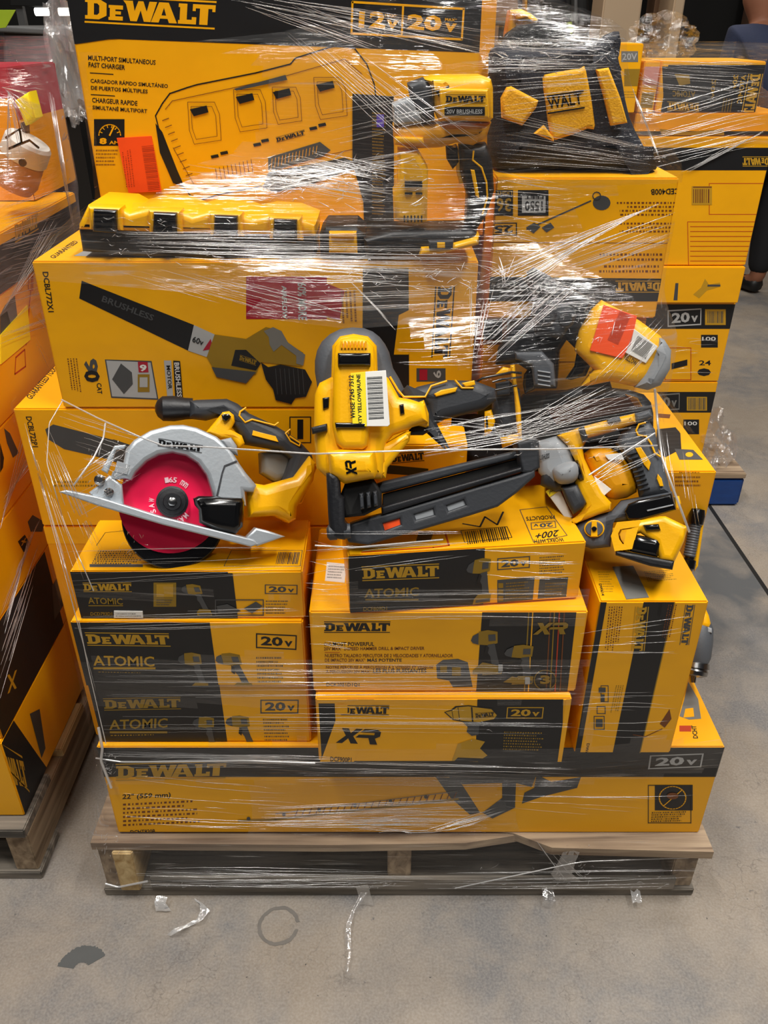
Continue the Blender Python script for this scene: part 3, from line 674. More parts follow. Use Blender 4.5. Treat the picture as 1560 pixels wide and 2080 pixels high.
for s_, a in (('MULTI-PORT SIMULTANEOUS', (179, 122, 316, 132)), ('FAST CHARGER', (180, 136, 254, 142)), ('CARGADOR RÁPIDO SIMULTÁNEO', (184, 168, 341, 179)), ('DE PUERTOS MÚLTIPLES', (185, 182, 300, 190)), ('CHARGEUR RAPIDE', (187, 208, 279, 215)), ('SIMULTANÉ MULTIPORT', (188, 222, 299, 230))):
    f.text(s_, a[:2], a[2:], (a[0], a[1]-10), 'ck')
f.line([(183, 148), (230, 151)], 1.6, 'ck'); f.line([(185, 192), (233, 195)], 1.6, 'ck')
f.rect(191, 242, 253, 296, 'ck'); f.line(ell(223, 275, 22, 22, 20, 0, 180), 2, 'cy'); f.line([(223, 275), (232, 256)], 3, 'cy'); f.text('8', (202, 293), (217, 293), (202, 280), 'cy', .05); f.text('AMP', (222, 293), (250, 293), (222, 286), 'cy')
for k in range(6): a = math.radians(20+k*28); f.line([(223+16*math.cos(a), 275-16*math.sin(a)), (223+21*math.cos(a), 275-21*math.sin(a))], 1.6, 'cy')
f.para((195, 338), (240, 338), (195, 302), 5, 'cbr')
OUT = [(330, 210), (345, 190), (380, 178), (400, 172), (520, 148), (590, 130), (600, 118), (670, 96), (690, 92), (720, 98), (745, 130), (760, 170), (765, 205), (752, 240), (740, 280), (735, 330), (660, 345), (640, 370), (560, 390), (530, 378), (440, 396), (405, 408), (385, 395), (372, 378), (356, 372), (346, 330), (325, 270), (316, 235)]
f.line(OUT+[OUT[0]], 2.4, 'ck')
f.line([(336, 222), (350, 205), (560, 160), (700, 120), (735, 150)], 1.2, 'cbr'); f.line([(352, 300), (400, 385), (500, 375), (600, 330), (730, 300)], 1.2, 'cbr')
for cx_, cy_, r_ in ((412, 240, 34), (505, 215, 34), (580, 205, 30), (668, 190, 34)):
    for q_ in (1, .78): 
        e = [(cx_+r_*q_*a, cy_+r_*1.2*q_*b+8) for a, b in ((-.9, -1), (.7, -1), (1, -.4), (1.1, .9), (-.5, 1.1), (-.8, .4))]; f.line(e+[e[0]], 1, 'cbr')
    f.poly([(cx_-26, cy_-18), (cx_+8, cy_-26), (cx_+12, cy_-12), (cx_-18, cy_-4)], 'ck')
f.poly([(476, 180), (580, 152), (584, 162), (480, 184)], 'cgd')
for a, b_ in ((428, 322), (447, 315), (514, 298), (530, 290), (628, 265), (646, 258)): f.poly([(a, b_-6), (a+15, b_-9), (a+17, b_-3), (a+2, b_)], 'ck')
f.logo((562, 290), (620, 274), (560, 279), 'ck')
f.poly([(316, 250), (330, 268), (360, 345), (372, 372), (352, 372), (325, 310)], 'ck')
f.poly([(545, 320), (650, 288), (672, 305), (655, 318), (560, 345), (545, 345)], 'cgd'); f.poly([(535, 378), (545, 350), (700, 320), (735, 335), (640, 372), (560, 390)], 'cgd')
for k in range(9): f.line([(330+k*6, 245+k*14), (343+k*6, 240+k*14)], 1.4, 'cbr')
for k in range(10): f.line([(438+k*8, 342-k*2), (442+k*8, 368-k*2)], 1.4, 'cbr')
for k in range(14): f.line([(553+k*7, 322-k*2), (551+k*7, 342-k*2.4)], 1.1, 'cy')
f.poly([(716, 190), (800, 196), (800, 470), (740, 470), (738, 410), (716, 330)], 'ck'); f.para((756, 436), (784, 438), (756, 226), 34, 'cdo', 5)
f.rect(765, 232, 780, 258, mat('print_violet', S(90, 70, 190), .5))
B.sticker(f, [(262, 391), (328, 388), (308, 276), (238, 280)], 'org', 'price_sticker', 'bright orange barcode sticker',
  [lambda F: F.bars((302, 386), (288, 294), (326, 384), 26, 'crl'), lambda F: F.para((256, 380), (246, 296), (276, 378), 4, 'crl', 8)])
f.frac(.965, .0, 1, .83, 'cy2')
B.done()
# edger cartons (upside-down print)
B = Carton('edger_box', 'upper upside-down edger carton on the right, tool bag resting on it', 'box', .150, .395, 1.16, 1.44, .932, 1.124)
f = B.front
f.text('DCED400B', (1390, 382), (1322, 384), (1390, 394), 'ck')
f.line([(1070, 466), (1200, 408)], 3, 'cgd'); f.poly(ell(1222, 412, 18, 15, 18), 'cgd'); f.line(ell(1212, 398, 8, 8, 12)+[(1220, 398)], 2, 'cgd')
f.poly([(1068, 462), (1085, 452), (1098, 460), (1084, 474)], 'cgd'); f.poly([(1100, 462), (1118, 452), (1126, 462), (1110, 472)], 'cgd')
for x0, x1 in ((1004, 1042), (1052, 1114)): f.rect(x0, 386, x1, 438, 'ck')
f.rect(1060, 398, 1108, 432, 'cgl'); f.text('1550', (1102, 408), (1066, 408), (1102, 428), 'ck'); f.text('FEET', (1104, 398), (1066, 398), (1104, 404), 'ck'); f.text('LIGHT', (1040, 388), (1008, 388), (1040, 396), 'cgo'); f.text('36', (1038, 402), (1008, 402), (1038, 430), 'cgo')
f.volt((1050, 452), (980, 452), (1050, 478), 'ck', '25', True)
f.para((1380, 408), (1245, 408), (1380, 440), 4, 'cbr', 2); f.para((1380, 450), (1245, 450), (1380, 474), 3, 'cbr', 3)
f.para((1345, 512), (1210, 512), (1345, 532), 2, 'cbr', 4); f.para((1338, 536), (1200, 536), (1338, 556), 2, 'cbr', 5)
f.line([(970, 492), (1400, 494)], 1.2, 'cbr')
f.poly([(900, 562), (1500, 566), (1500, 612), (900, 612)], 'ck'); f.logo((1341, 570), (1250, 570), (1341, 594), 'cgo'); f.volt((1045, 570), (990, 570), (1045, 590), 'cg')
B.done()
B = Carton('edger_box', 'lower edger carton directly under the upside-down one, behind the orange-stickered tool', 'box', .146, .385, 1.165, 1.44, .702, .931)
f = B.front
f.text('DCED400B', (1345, 632), (1275, 632), (1345, 644), 'ck'); f.frame(1290, 650, 1336, 662, 1, 'cbr'); f.text('11', (1330, 654), (1300, 654), (1330, 672), 'cbr')
f.poly([(970, 640), (1080, 640), (1080, 700), (970, 700)], 'cbr'); f.rect(980, 650, 1020, 690, 'ck'); f.rect(1030, 650, 1068, 692, 'cg'); f.para((1064, 656), (1034, 656), (1064, 688), 5, 'ck')
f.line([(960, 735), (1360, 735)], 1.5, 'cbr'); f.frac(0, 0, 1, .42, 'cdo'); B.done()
B = Carton('table_saw_box', 'right rear carton with a black vent pictured on its yellow top', 'box', .300, .520, 1.12, 1.44, .145, .701)
t = B.top
t.poly([(1332, 905), (1334, 872), (1372, 868), (1382, 880), (1384, 912), (1350, 930)], 'ck'); t.poly([(1335, 840), (1362, 842), (1360, 850), (1334, 848)], 'cbr')
for k in range(5): t.line([(1336, 878+k*8), (1380, 876+k*8)], 1.2, 'cgd')
t.poly([(1370, 912), (1408, 914), (1428, 934), (1380, 934)], 'cgd'); t.poly(ell(1400, 924, 8, 5, 10), 'cy')
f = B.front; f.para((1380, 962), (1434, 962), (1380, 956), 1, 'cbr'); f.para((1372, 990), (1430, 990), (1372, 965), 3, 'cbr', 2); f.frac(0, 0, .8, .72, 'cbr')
B.done()
B = Carton('driver_set_box', 'small yellow driver carton with dark stripe, half hidden behind the long black magazine', 'box', -.01, .118, 1.03, 1.095, .624, .792)
f = B.front; f.logo((796, 942), (862, 936), (794, 922), 'ck'); f.poly([(786, 944), (870, 952), (870, 968), (786, 962)], 'ck'); f.rect(786, 1000, 890, 1040, 'crd'); B.done()

# ------------------------------------------------------------------ tools on the central stack
# multi-port charger
T = Tool('battery_charger', 'long multi-port battery charger, yellow on black base, lying in front of the charger carton', 'charger', 450, 500, 1.165, True, (450, 515))
b = T.slab('base', [(158, 462), (640, 480), (640, 530), (300, 524), (166, 512)], .1, 'tgd', bev=.006)
h = T.slab('housing', [(158, 456), (176, 418), (240, 422), (262, 434), (300, 424), (355, 426), (390, 440), (425, 430), (480, 434), (512, 446), (545, 438), (600, 442), (640, 458), (640, 482), (480, 478), (158, 468)], .11, 'ty', w=.004, bev=.008)
for x0, y0 in ((178, 420), (300, 426), (424, 432), (545, 440)):
    p = T.slab('port_housing', [(x0, y0), (x0+66, y0+3), (x0+70, y0+50), (x0+2, y0+48)], .03, 'ty', w=.052, bev=.006)
    T.slab('port_latch', [(x0+10, y0+6), (x0+58, y0+8), (x0+58, y0+56), (x0+8, y0+52)], .02, 'gloss', w=.064, bev=.005, parent=p)
T2 = Tool('battery_pack', 'black battery pack with a yellow latch at the right end of the long charger', 'battery', 690, 500, 1.15, True, (690, 522))
T2.slab('case', [(648, 478), (660, 462), (724, 462), (742, 478), (742, 525), (650, 524)], .09, 'tk', bev=.01)
T2.slab('latch', [(668, 472), (724, 472), (726, 516), (668, 514)], .014, 'ty', w=.048, bev=.004)
T2.slab('latch_slot', [(672, 474), (720, 474), (720, 484), (672, 484)], .006, 'tyd', w=.056, bev=.002)
# tool bag
T = Tool('tool_bag', 'soft black tool bag with large yellow patches slumped on the edger carton', 'bag', 1150, 260, 1.27, True, (1150, 356))
o = T.slab('body', [(1004, 150), (1008, 105), (1040, 96), (1100, 100), (1190, 96), (1232, 92), (1256, 82), (1270, 130), (1290, 240), (1330, 320), (1344, 352), (1250, 353), (1100, 352), (1010, 348), (1002, 250)], .17, 'fab', bev=.035, sm=3, seg=6)
T.slab('flap', [(1196, 96), (1225, 84), (1262, 64), (1262, 112), (1240, 150), (1205, 130)], .05, 'fab', w=.05, bev=.012, sm=2)
p = T.slab('front_pocket', [(1104, 160), (1120, 150), (1180, 140), (1192, 145), (1210, 255), (1195, 262), (1130, 285), (1118, 270), (1110, 210)], .014, 'faby', w=.086, bev=.005, sm=2)
T.text('WALT', (1114, 222), (1184, 211), (1110, 198), 'gloss', .0942, p)
T.slab('logo_bar', [(1110, 194), (1186, 183), (1186, 186), (1110, 197)], .001, 'gloss', w=.094, bev=.0002, parent=p)
T.slab('logo_bar', [(1112, 229), (1188, 217), (1188, 220), (1113, 232)], .001, 'gloss', w=.094, bev=.0002, parent=p)
T.slab('side_patch', [(1212, 142), (1238, 138), (1262, 200), (1276, 250), (1242, 256), (1226, 190)], .012, 'faby', w=.09, bev=.004)
T.slab('strap_patch', [(1030, 178), (1040, 176), (1095, 205), (1090, 220), (1062, 256), (1020, 240), (1018, 200)], .014, 'faby', w=.086, bev=.005)
T.slab('strap_patch', [(1106, 255), (1125, 280), (1126, 288), (1086, 272)], .012, 'faby', w=.09, bev=.003)
T.slab('mesh_pocket', [(1035, 70), (1060, 52), (1100, 46), (1140, 45), (1152, 55), (1170, 78), (1180, 100), (1020, 104)], .06, 'net', w=-.01, bev=.012)
T.slab('cushion', [(1050, 110), (1200, 100), (1215, 135), (1190, 140), (1110, 150), (1040, 150)], .05, 'fab', w=.06, bev=.02, sm=2)
T = Tool('plastic_pry_tool', 'yellow plastic tool end sticking up behind the black bag', 'tool', 1060, 60, 1.34, True, (1060, 130))
T.slab('handle', [(1028, 66), (1036, 20), (1060, 18), (1080, 28), (1094, 40), (1090, 48), (1050, 50), (1046, 130), (1028, 130)], .035, 'ty', bev=.006)
T.slab('recess', [(1042, 26), (1058, 24), (1074, 34), (1048, 42)], .01, 'tyd', w=.015, bev=.002)
# brushless nailer standing on the blower carton
T = Tool('brad_nailer', 'brushless brad nailer with big yellow motor housing standing in front of the tool bag', 'nailer', 900, 340, 1.13, True, (850, 505))
T.slab('motor_housing', [(862, 162), (880, 156), (980, 155), (1000, 162), (1004, 180), (1004, 242), (996, 250), (892, 246), (884, 230), (882, 180)], .07, 'ty', bev=.014, sm=0)
T.slab('housing_panel', [(892, 180), (992, 182), (994, 240), (896, 240)], .008, 'ty', w=.037, bev=.003)
T.logo((905, 210), (986, 210), (905, 192), 'gloss', .0418); 
q = T.slab('badge', [(903, 217), (985, 217), (985, 235), (903, 235)], .002, 'gloss', w=.0415, bev=.0004); T.text('20V BRUSHLESS', (907, 231), (980, 231), (907, 222), 'cgl', .0428, q)
T.slab('top_cover', [(828, 172), (862, 160), (878, 178), (884, 246), (858, 252), (838, 225)], .05, 'tgd', w=.004, bev=.008)
T.slab('nose', [(796, 212), (828, 200), (858, 210), (858, 250), (800, 256)], .036, 'tgl', w=.01, bev=.005)
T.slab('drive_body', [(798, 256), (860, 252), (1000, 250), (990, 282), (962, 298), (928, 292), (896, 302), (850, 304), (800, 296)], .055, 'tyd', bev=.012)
T.slab('contact_arm', [(802, 278), (860, 280), (862, 292), (802, 292)], .01, 'ty', w=.03, bev=.003)
m_ = T.slab('magazine', [(808, 306), (850, 308), (870, 344), (868, 452), (850, 460), (800, 448), (798, 392), (808, 380)], .05, 'ty', w=.006, bev=.008)
T.slab('window', [(822, 368), (858, 368), (858, 381), (822, 381)], .003, 'gloss', w=.0325, bev=.001, parent=m_)
T.slab('window', [(822, 391), (838, 391), (838, 396), (822, 396)], .003, 'gloss', w=.0325, bev=.001, parent=m_); T.slab('window', [(844, 391), (858, 391), (858, 396), (844, 396)], .003, 'gloss', w=.0325, bev=.001, parent=m_)
for k in range(6): T.slab('vent_rib', [(820+k*7, 438), (823+k*7, 438), (823+k*7, 452), (820+k*7, 452)], .003, 'gloss', w=.0325, bev=.001, parent=m_)
T.slab('handle', [(934, 298), (990, 294), (1002, 330), (1006, 390), (990, 440), (970, 470), (946, 470), (950, 400), (936, 350)], .045, 'tk', bev=.012)
T.slab('grip_inlay', [(956, 345), (964, 346), (972, 390), (974, 404), (966, 398)], .004, 'ty', w=.024, bev=.001)
T.rod('grip_trim', [(962, 306, .023), (960, 325, .023), (978, 340, .023), (988, 370, .023), (990, 400, .023), (980, 436, .023)], .0012, 'ty')
T.rod('trigger_guard', [(922, 294, .005), (930, 318, .005), (932, 350, .005), (938, 372, .005)], .0032, 'ty')
T.slab('trigger', [(906, 298), (930, 298), (934, 330), (920, 345), (908, 325)], .02, 'tk', bev=.005)
T.slab('foot', [(738, 486), (800, 470), (960, 468), (974, 478), (970, 496), (900, 512), (850, 520), (742, 522)], .075, 'tk', bev=.01)
T.slab('battery_cover', [(856, 506), (900, 504), (966, 486), (974, 478), (972, 498), (900, 516), (852, 520)], .03, 'ty', w=.036, bev=.004)
q = T.slab('latch', [(870, 490), (922, 488), (920, 508), (872, 508)], .01, 'tgd', w=.05, bev=.003); T.slab('indicator', [(888, 493), (904, 493), (904, 504), (888, 504)], .003, 'ty', w=.056, bev=.001, parent=q)
# circular saw
T = Tool('circular_saw', 'circular saw with silver guard and bright red blade tipped on the slim drill box', 'saw', 350, 1020, .945, False, (360, 1150))
T.turn('blade', (347, 1022, -.004), (347, 1022, -.001), [(0, .0), (0, 102*T.px), (1, 102*T.px), (1, 0)], 'red', seg=64)
rg = ell(347, 1022, 101); 
q = T.turn('arbor', (350, 1019, 0), (350, 1019, .016), [(0, .021), (.3, .021), (.35, .018), (.6, .0175), (.65, .012), (1, .011)], 'tk')
T.turn('bolt', (350, 1019, .015), (350, 1019, .02), [(0, .006), (.8, .006), (1, .004)], 'stl', q, seg=6)
for s_, a0, da, rr in (('SAW', 205, 34, 34), ('165 mm', 100, 50, 42), ('MAX', 320, 30, 34)):
    n_ = len(s_)
    for i, ch in enumerate(s_):
        if ch == ' ': continue
        a = math.radians(a0-da*i/max(1, n_-1)); cx_, cy_ = 347+rr*math.cos(a), 1022-rr*math.sin(a)
        tx, ty = math.sin(a), math.cos(a); ox, oy = math.cos(a), -math.sin(a)
        T.flat('blade_lettering', text2d(ch), (cx_-tx*4, cy_-ty*4), (cx_+tx*4, cy_+ty*4), (cx_-tx*4+ox*11, cy_-ty*4+oy*11), 'redp', .0004)
outer = [(222, 976), (228, 958), (250, 940), (255, 912), (272, 893), (305, 874), (345, 863), (372, 862), (400, 868), (440, 886), (470, 912), (486, 940), (500, 960), (522, 986), (516, 1000), (498, 998), (501, 1028), (436, 1022)]
inner = [(430, 996), (420, 965), (402, 940), (378, 924), (350, 918), (322, 923), (298, 936), (276, 958), (266, 975), (252, 972)]
g_ = T.slab('upper_guard', outer+inner, .034, 'alu', w=.012, bev=.006)
T.logo((320, 906), (410, 920), (322, 890), 'gloss', .0298, g_); T.slab('warning_badge', [(238, 936), (264, 944), (258, 964), (232, 958)], .001, 'tgl', w=.0295, bev=.0003, parent=g_)
T.slab('guard_back', [(258, 975)]+[p for p in ell(347, 1022, 108, 108, 20, 155, 5)]+[(440, 1050), (347, 1060), (250, 1030)], .004, 'dark', w=-.014, bev=.001)
T.slab('guard_seam', [(436, 1020), (450, 960), (455, 945), (480, 935), (483, 938), (458, 948), (453, 962), (440, 1022)], .001, 'tgd', w=.0295, bev=.0003, parent=g_)
T.slab('lower_guard', ell(352, 1052, 106, 106, 24, 180, 360)+[(458, 1040), (440, 1048), (248, 1046)], .022, 'smoke', w=-.016, bev=.004)
pl = T.slab('base_plate', [(118, 999), (134, 995), (200, 1009), (330, 1050), (516, 1096), (524, 1106), (510, 1111), (330, 1066), (200, 1028)], .07, 'alu', w=.012, bev=.002)
T.slab('plate_end', [(500, 1092), (520, 1072), (545, 1078), (580, 1090), (522, 1110)], .03, 'alu', w=.03, bev=.003, parent=pl)
T.slab('bevel_bracket', [(180, 1000), (200, 985), (222, 965), (248, 985), (250, 1010), (252, 1028), (190, 1010)], .014, 'alu', w=.02, bev=.003)
T.turn('bracket_bolt', (203, 975, .026), (203, 975, .034), [(0, .007), (.7, .007), (1, .004)], 'stl', seg=12); T.turn('bracket_bolt', (222, 1000, .026), (222, 1000, .034), [(0, .006), (.7, .006), (1, .004)], 'stl', seg=12)
T.slab('depth_lever', [(205, 955), (232, 905), (256, 903), (252, 912), (236, 915), (218, 962)], .008, 'alu', w=.014, bev=.002)
T.slab('dust_cover', [(393, 1012), (404, 1007), (494, 1009), (498, 1020), (495, 1070), (480, 1086), (440, 1078), (405, 1062), (404, 1036), (396, 1026)], .04, 'gloss', w=.028, bev=.012)
T.slab('guard_knob', [(448, 893), (470, 888), (482, 905), (484, 925), (462, 915)], .02, 'tgl', w=.02, bev=.006)
T.slab('motor_body', [(500, 978), (540, 985), (600, 968), (632, 925), (645, 940), (640, 975), (606, 1030), (604, 1055), (590, 1063), (560, 1048), (505, 1052)], .09, 'ty', w=-.03, bev=.014)
h_ = T.slab('rear_handle', [(385, 812), (400, 810), (462, 808), (484, 818), (508, 838), (560, 862), (608, 892), (636, 922), (640, 940), (618, 1005), (600, 1020), (560, 1026), (552, 1008), (572, 990), (592, 930), (570, 912), (500, 900), (480, 870), (450, 842), (420, 850), (386, 846)], .045, 'tgd', w=-.03, bev=.012)
T.turn('front_grip', (315, 830, -.03), (392, 830, -.03), [(0, .004), (.06, .011), (.2, .017), (.5, .0175), (.8, .015), (1, .0145)], 'tk')
T.slab('trigger_frame', [(418, 878), (448, 842), (452, 836), (466, 834), (476, 842), (478, 856), (470, 872), (492, 884), (498, 900), (486, 912), (470, 892), (450, 890)], .03, 'ty', w=-.018, bev=.006)
T.slab('trigger_lock', [(450, 842), (464, 840), (470, 846), (460, 856), (452, 852)], .008, 'gloss', w=.0, bev=.002)
T.rod('grip_trim', [(500, 828, -.007), (488, 836, -.007), (486, 844, -.007), (498, 858, -.007), (512, 852, -.007), (558, 864, -.007), (566, 858, -.007)], .0014, 'ty', parent=h_)
T.rod('grip_trim', [(590, 872, -.007), (580, 880, -.007), (590, 896, -.007), (608, 906, -.007), (610, 900, -.007), (588, 886, -.007)], .0014, 'ty', parent=h_)
T.slab('grip_badge', [(514, 874), (528, 878), (560, 886), (566, 898), (512, 884)], .002, 'ty', w=-.0065, bev=.0005, parent=h_)
T.slab('battery', [(530, 918), (590, 914), (604, 946), (592, 972), (560, 978), (532, 960)], .05, 'cg', w=-.06, bev=.01)
T.slab('battery_trim', [(608, 1010), (640, 945), (645, 948), (614, 1022), (600, 1026), (552, 1030), (552, 1024)], .03, 'ty', w=-.02, bev=.002)
# framing nailer
T = Tool('framing_nailer', 'large yellow framing nailer with white barcode label and long black magazine, centre of the load', 'nailer', 720, 900, .945, False, (690, 1090))
T.slab('motor_cap', [(638, 730), (652, 690), (690, 664), (740, 662), (772, 680), (792, 712), (800, 745), (824, 790), (812, 822), (740, 850), (660, 830), (642, 778)], .09, 'tg', w=-.02, bev=.02, sm=2)
c_ = T.slab('cylinder_housing', [(672, 764), (674, 700), (690, 680), (718, 675), (748, 680), (766, 700), (768, 752), (790, 766), (812, 806), (836, 810), (866, 820), (872, 858), (838, 868), (834, 872), (800, 884), (786, 900), (784, 962), (776, 974), (700, 975), (664, 972), (642, 952), (636, 880), (638, 800), (648, 776)], .09, 'ty', w=.005, bev=.014)
T.slab('front_cover', [(676, 770), (680, 702), (694, 686), (720, 682), (744, 686), (760, 702), (764, 830), (752, 866), (748, 905), (736, 914), (696, 914), (682, 900), (674, 866)], .03, 'ty', w=.048, bev=.01)
for k in range(8): T.slab('vent_rib', [(692+k*7, 692), (696+k*7, 692), (696+k*7, 708), (692+k*7, 708)], .004, 'ty', w=.064, bev=.0015, parent=c_)
T.slab('cover_latch', [(686, 716), (753, 716), (753, 742), (686, 742)], .012, 'gloss', w=.064, bev=.004); T.slab('cover_latch', [(680, 858), (744, 858), (742, 870), (682, 870)], .01, 'gloss', w=.062, bev=.003)
T.slab('side_vent', [(655, 808), (669, 806), (668, 828), (656, 832)], .006, 'gloss', w=.05, bev=.002); T.slab('side_vent', [(811, 822), (820, 820), (822, 840), (813, 842)], .006, 'gloss', w=.05, bev=.002)
T.slab('mode_lever', [(632, 868), (664, 860), (665, 876), (634, 882)], .014, 'tk', w=.05, bev=.003)
lb = T.slab('barcode_label', [(742, 755), (784, 752), (792, 862), (788, 866), (745, 866)], .002, 'wht', w=.0655, bev=.0006, label='white barcode label')
T.flat('barcode', ([(0, i/26) for i in range(0)]+[p for i in range(26) for p in ((0, i/26), (1, i/26), (1, i/26+.012+.014*(i % 3 == 0)), (0, i/26+.012+.014*(i % 3 == 0)))], [(4*i, 4*i+1, 4*i+2, 4*i+3) for i in range(26)]), (749, 852), (780, 850), (745, 764), 'cgd', .0668, lb)
lb = T.slab('price_label', [(712, 758), (742, 755), (745, 866), (716, 868)], .0018, 'yst', w=.0655, bev=.0006, label='yellow lot label')
T.text('RTV YELLOW/JAUNE', (738, 862), (734, 760), (728, 862), 'ck', .0667, lb); T.text('WHSE 7245 7512', (722, 850), (718, 762), (712, 850), 'ck', .0667, lb)
n_ = T.slab('nose_housing', [(664, 918), (700, 910), (762, 916), (768, 960), (762, 972), (700, 984), (668, 964)], .05, 'ty', w=.04, bev=.014)
T.flat('logo', xr2d(), (726, 964), (722, 934), (704, 966), 'gloss', .0655, n_)
T.slab('gearcase_strut', [(768, 905), (786, 900), (826, 876), (836, 876), (832, 896), (788, 950), (784, 972), (768, 970)], .05, 'ty', w=.02, bev=.008)
hd = T.slab('handle', [(800, 782), (820, 800), (850, 784), (905, 770), (968, 772), (1010, 788), (1012, 812), (985, 832), (905, 852), (880, 866), (864, 850), (866, 824), (812, 800)], .05, 'tgd', w=0, bev=.014)
T.slab('grip_inlay', [(882, 800), (896, 792), (930, 786), (926, 796), (886, 806)], .004, 'ty', w=.026, bev=.0015, parent=hd); T.slab('grip_inlay', [(938, 778), (964, 772), (966, 782), (946, 786)], .004, 'ty', w=.026, bev=.0015, parent=hd)
T.rod('grip_trim', [(792, 765, .026), (808, 792, .026), (820, 806, .026), (864, 806, .026), (876, 784, .026), (908, 774, .026)], .0014, 'ty', parent=hd); T.rod('grip_trim', [(924, 772, .026), (938, 788, .026), (962, 788, .026)], .0014, 'ty', parent=hd)
T.slab('trigger_guard', [(862, 812), (872, 840), (872, 866), (866, 868), (840, 862), (842, 820)], .04, 'ty', w=.012, bev=.006); T.slab('trigger', [(832, 868), (868, 862), (874, 876), (860, 884), (832, 884)], .02, 'tk', w=.012, bev=.006)
T.slab('nose_arm', [(662, 962), (674, 958), (690, 966), (692, 1005), (700, 1012), (700, 1060), (712, 1075), (700, 1098), (670, 1094), (666, 1046), (664, 1005)], .04, 'tk', w=.04, bev=.007)
T.turn('adjust_knob', (664, 1082, .05), (712, 1078, .05), [(0, .006), (.1, .010), (.4, .010), (.45, .007), (.7, .007), (.72, .010), (1, .009)], 'tgd')
T.slab('nose_plate', [(700, 984), (760, 974), (776, 1000), (776, 1030), (740, 1048), (700, 1052), (690, 1010)], .03, 'dark', w=.022, bev=.004)
for k in range(3): T.slab('depth_wheel', [(730+k*14, 1004-k*2), (738+k*14, 1002-k*2), (740+k*14, 1034-k*3), (732+k*14, 1036-k*3)], .03, 'tgd', w=.045, bev=.004)
mg = T.slab('magazine', [(712, 1064), (748, 1052), (780, 1044), (1062, 962), (1088, 952), (1088, 968), (1050, 1002), (1012, 1030), (955, 1048), (748, 1108), (708, 1102), (700, 1086)], .028, 'tgd', w=.012, bev=.004,
   holes=[[(778, 1064), (812, 1054), (814, 1066), (782, 1078)], [(842, 1046), (880, 1034), (882, 1046), (846, 1056)], [(908, 1028), (942, 1016), (946, 1026), (912, 1038)]])
T.slab('nail_strip', [(776, 1060), (816, 1050), (818, 1070), (780, 1080)], .006, 'org', w=.019, bev=.001, parent=mg); 
T.slab('nail_strip', [(838, 1042), (946, 1012), (948, 1030), (842, 1060)], .006, 'tgl', w=.019, bev=.001, parent=mg)
T.slab('magazine_rib', [(775, 1030), (1060, 948), (1062, 958), (776, 1046)], .022, 'tk', w=.018, bev=.003, parent=mg)
T.slab('upper_rail', [(762, 984), (780, 978), (1066, 912), (1070, 926), (780, 1002), (764, 1004)], .02, 'tgd', w=.0, bev=.004)
T.slab('nail_channel', [(778, 1004), (1060, 930), (1060, 950), (776, 1032)], .012, 'dark', w=-.004, bev=.002)
T.slab('magazine_end', [(1050, 900), (1088, 888), (1096, 896), (1098, 950), (1080, 962), (1060, 960)], .036, 'tgd', w=.008, bev=.004)
T.rod('spring', [(958+k*1.6, 950+((k % 2)*2-1)*5-k*.4, .006) for k in range(22)], .0012, 'stl')
# belt hook and battery grip
T = Tool('cordless_drill', 'black and yellow cordless tool with wire belt hook, standing between the two nailers', 'tool', 1030, 840, 1.05, False, (1030, 912))
T.slab('grip', [(1000, 800), (1030, 770), (1056, 790), (1062, 860), (1040, 890), (1010, 880), (998, 840)], .05, 'tgd', bev=.012)
T.slab('strap_band', [(1036, 742), (1046, 740), (1050, 785), (1058, 830), (1060, 885), (1052, 890), (1048, 850), (1044, 800)], .03, 'ty', w=.022, bev=.004)
T.slab('foot', [(1016, 890), (1058, 878), (1062, 898), (1020, 910)], .07, 'ty', bev=.006)
T.slab('side_badge', [(984, 836), (998, 832), (1006, 856), (998, 878), (984, 886)], .02, 'ty', w=.02, bev=.004); T.slab('side_slot', [(986, 846), (990, 844), (992, 870), (988, 874)], .004, 'gloss', w=.031, bev=.001)
T.slab('mount_block', [(1006, 778), (1036, 772), (1036, 802), (1008, 806)], .03, 'tgd', w=.024, bev=.003)
T.rod('belt_hook', [(1060, 758, .045), (1040, 756, .045), (980, 768, .045), (966, 776, .045), (964, 788, .045), (976, 797, .045), (1000, 794, .045), (1050, 783, .045)], .0016, 'gloss')
T.rod('belt_hook', [(1060, 766, .045), (1020, 770, .045), (1000, 776, .045)], .0014, 'gloss')
T.slab('top_strap', [(1006, 760), (1022, 745), (1040, 748), (1044, 758), (1020, 764)], .02, 'ty', w=.02, bev=.004)
T.slab('holster_clip', [(1064, 760), (1078, 742), (1090, 756), (1086, 790), (1066, 800), (1062, 780)], .02, 'gloss', w=.01, bev=.005)
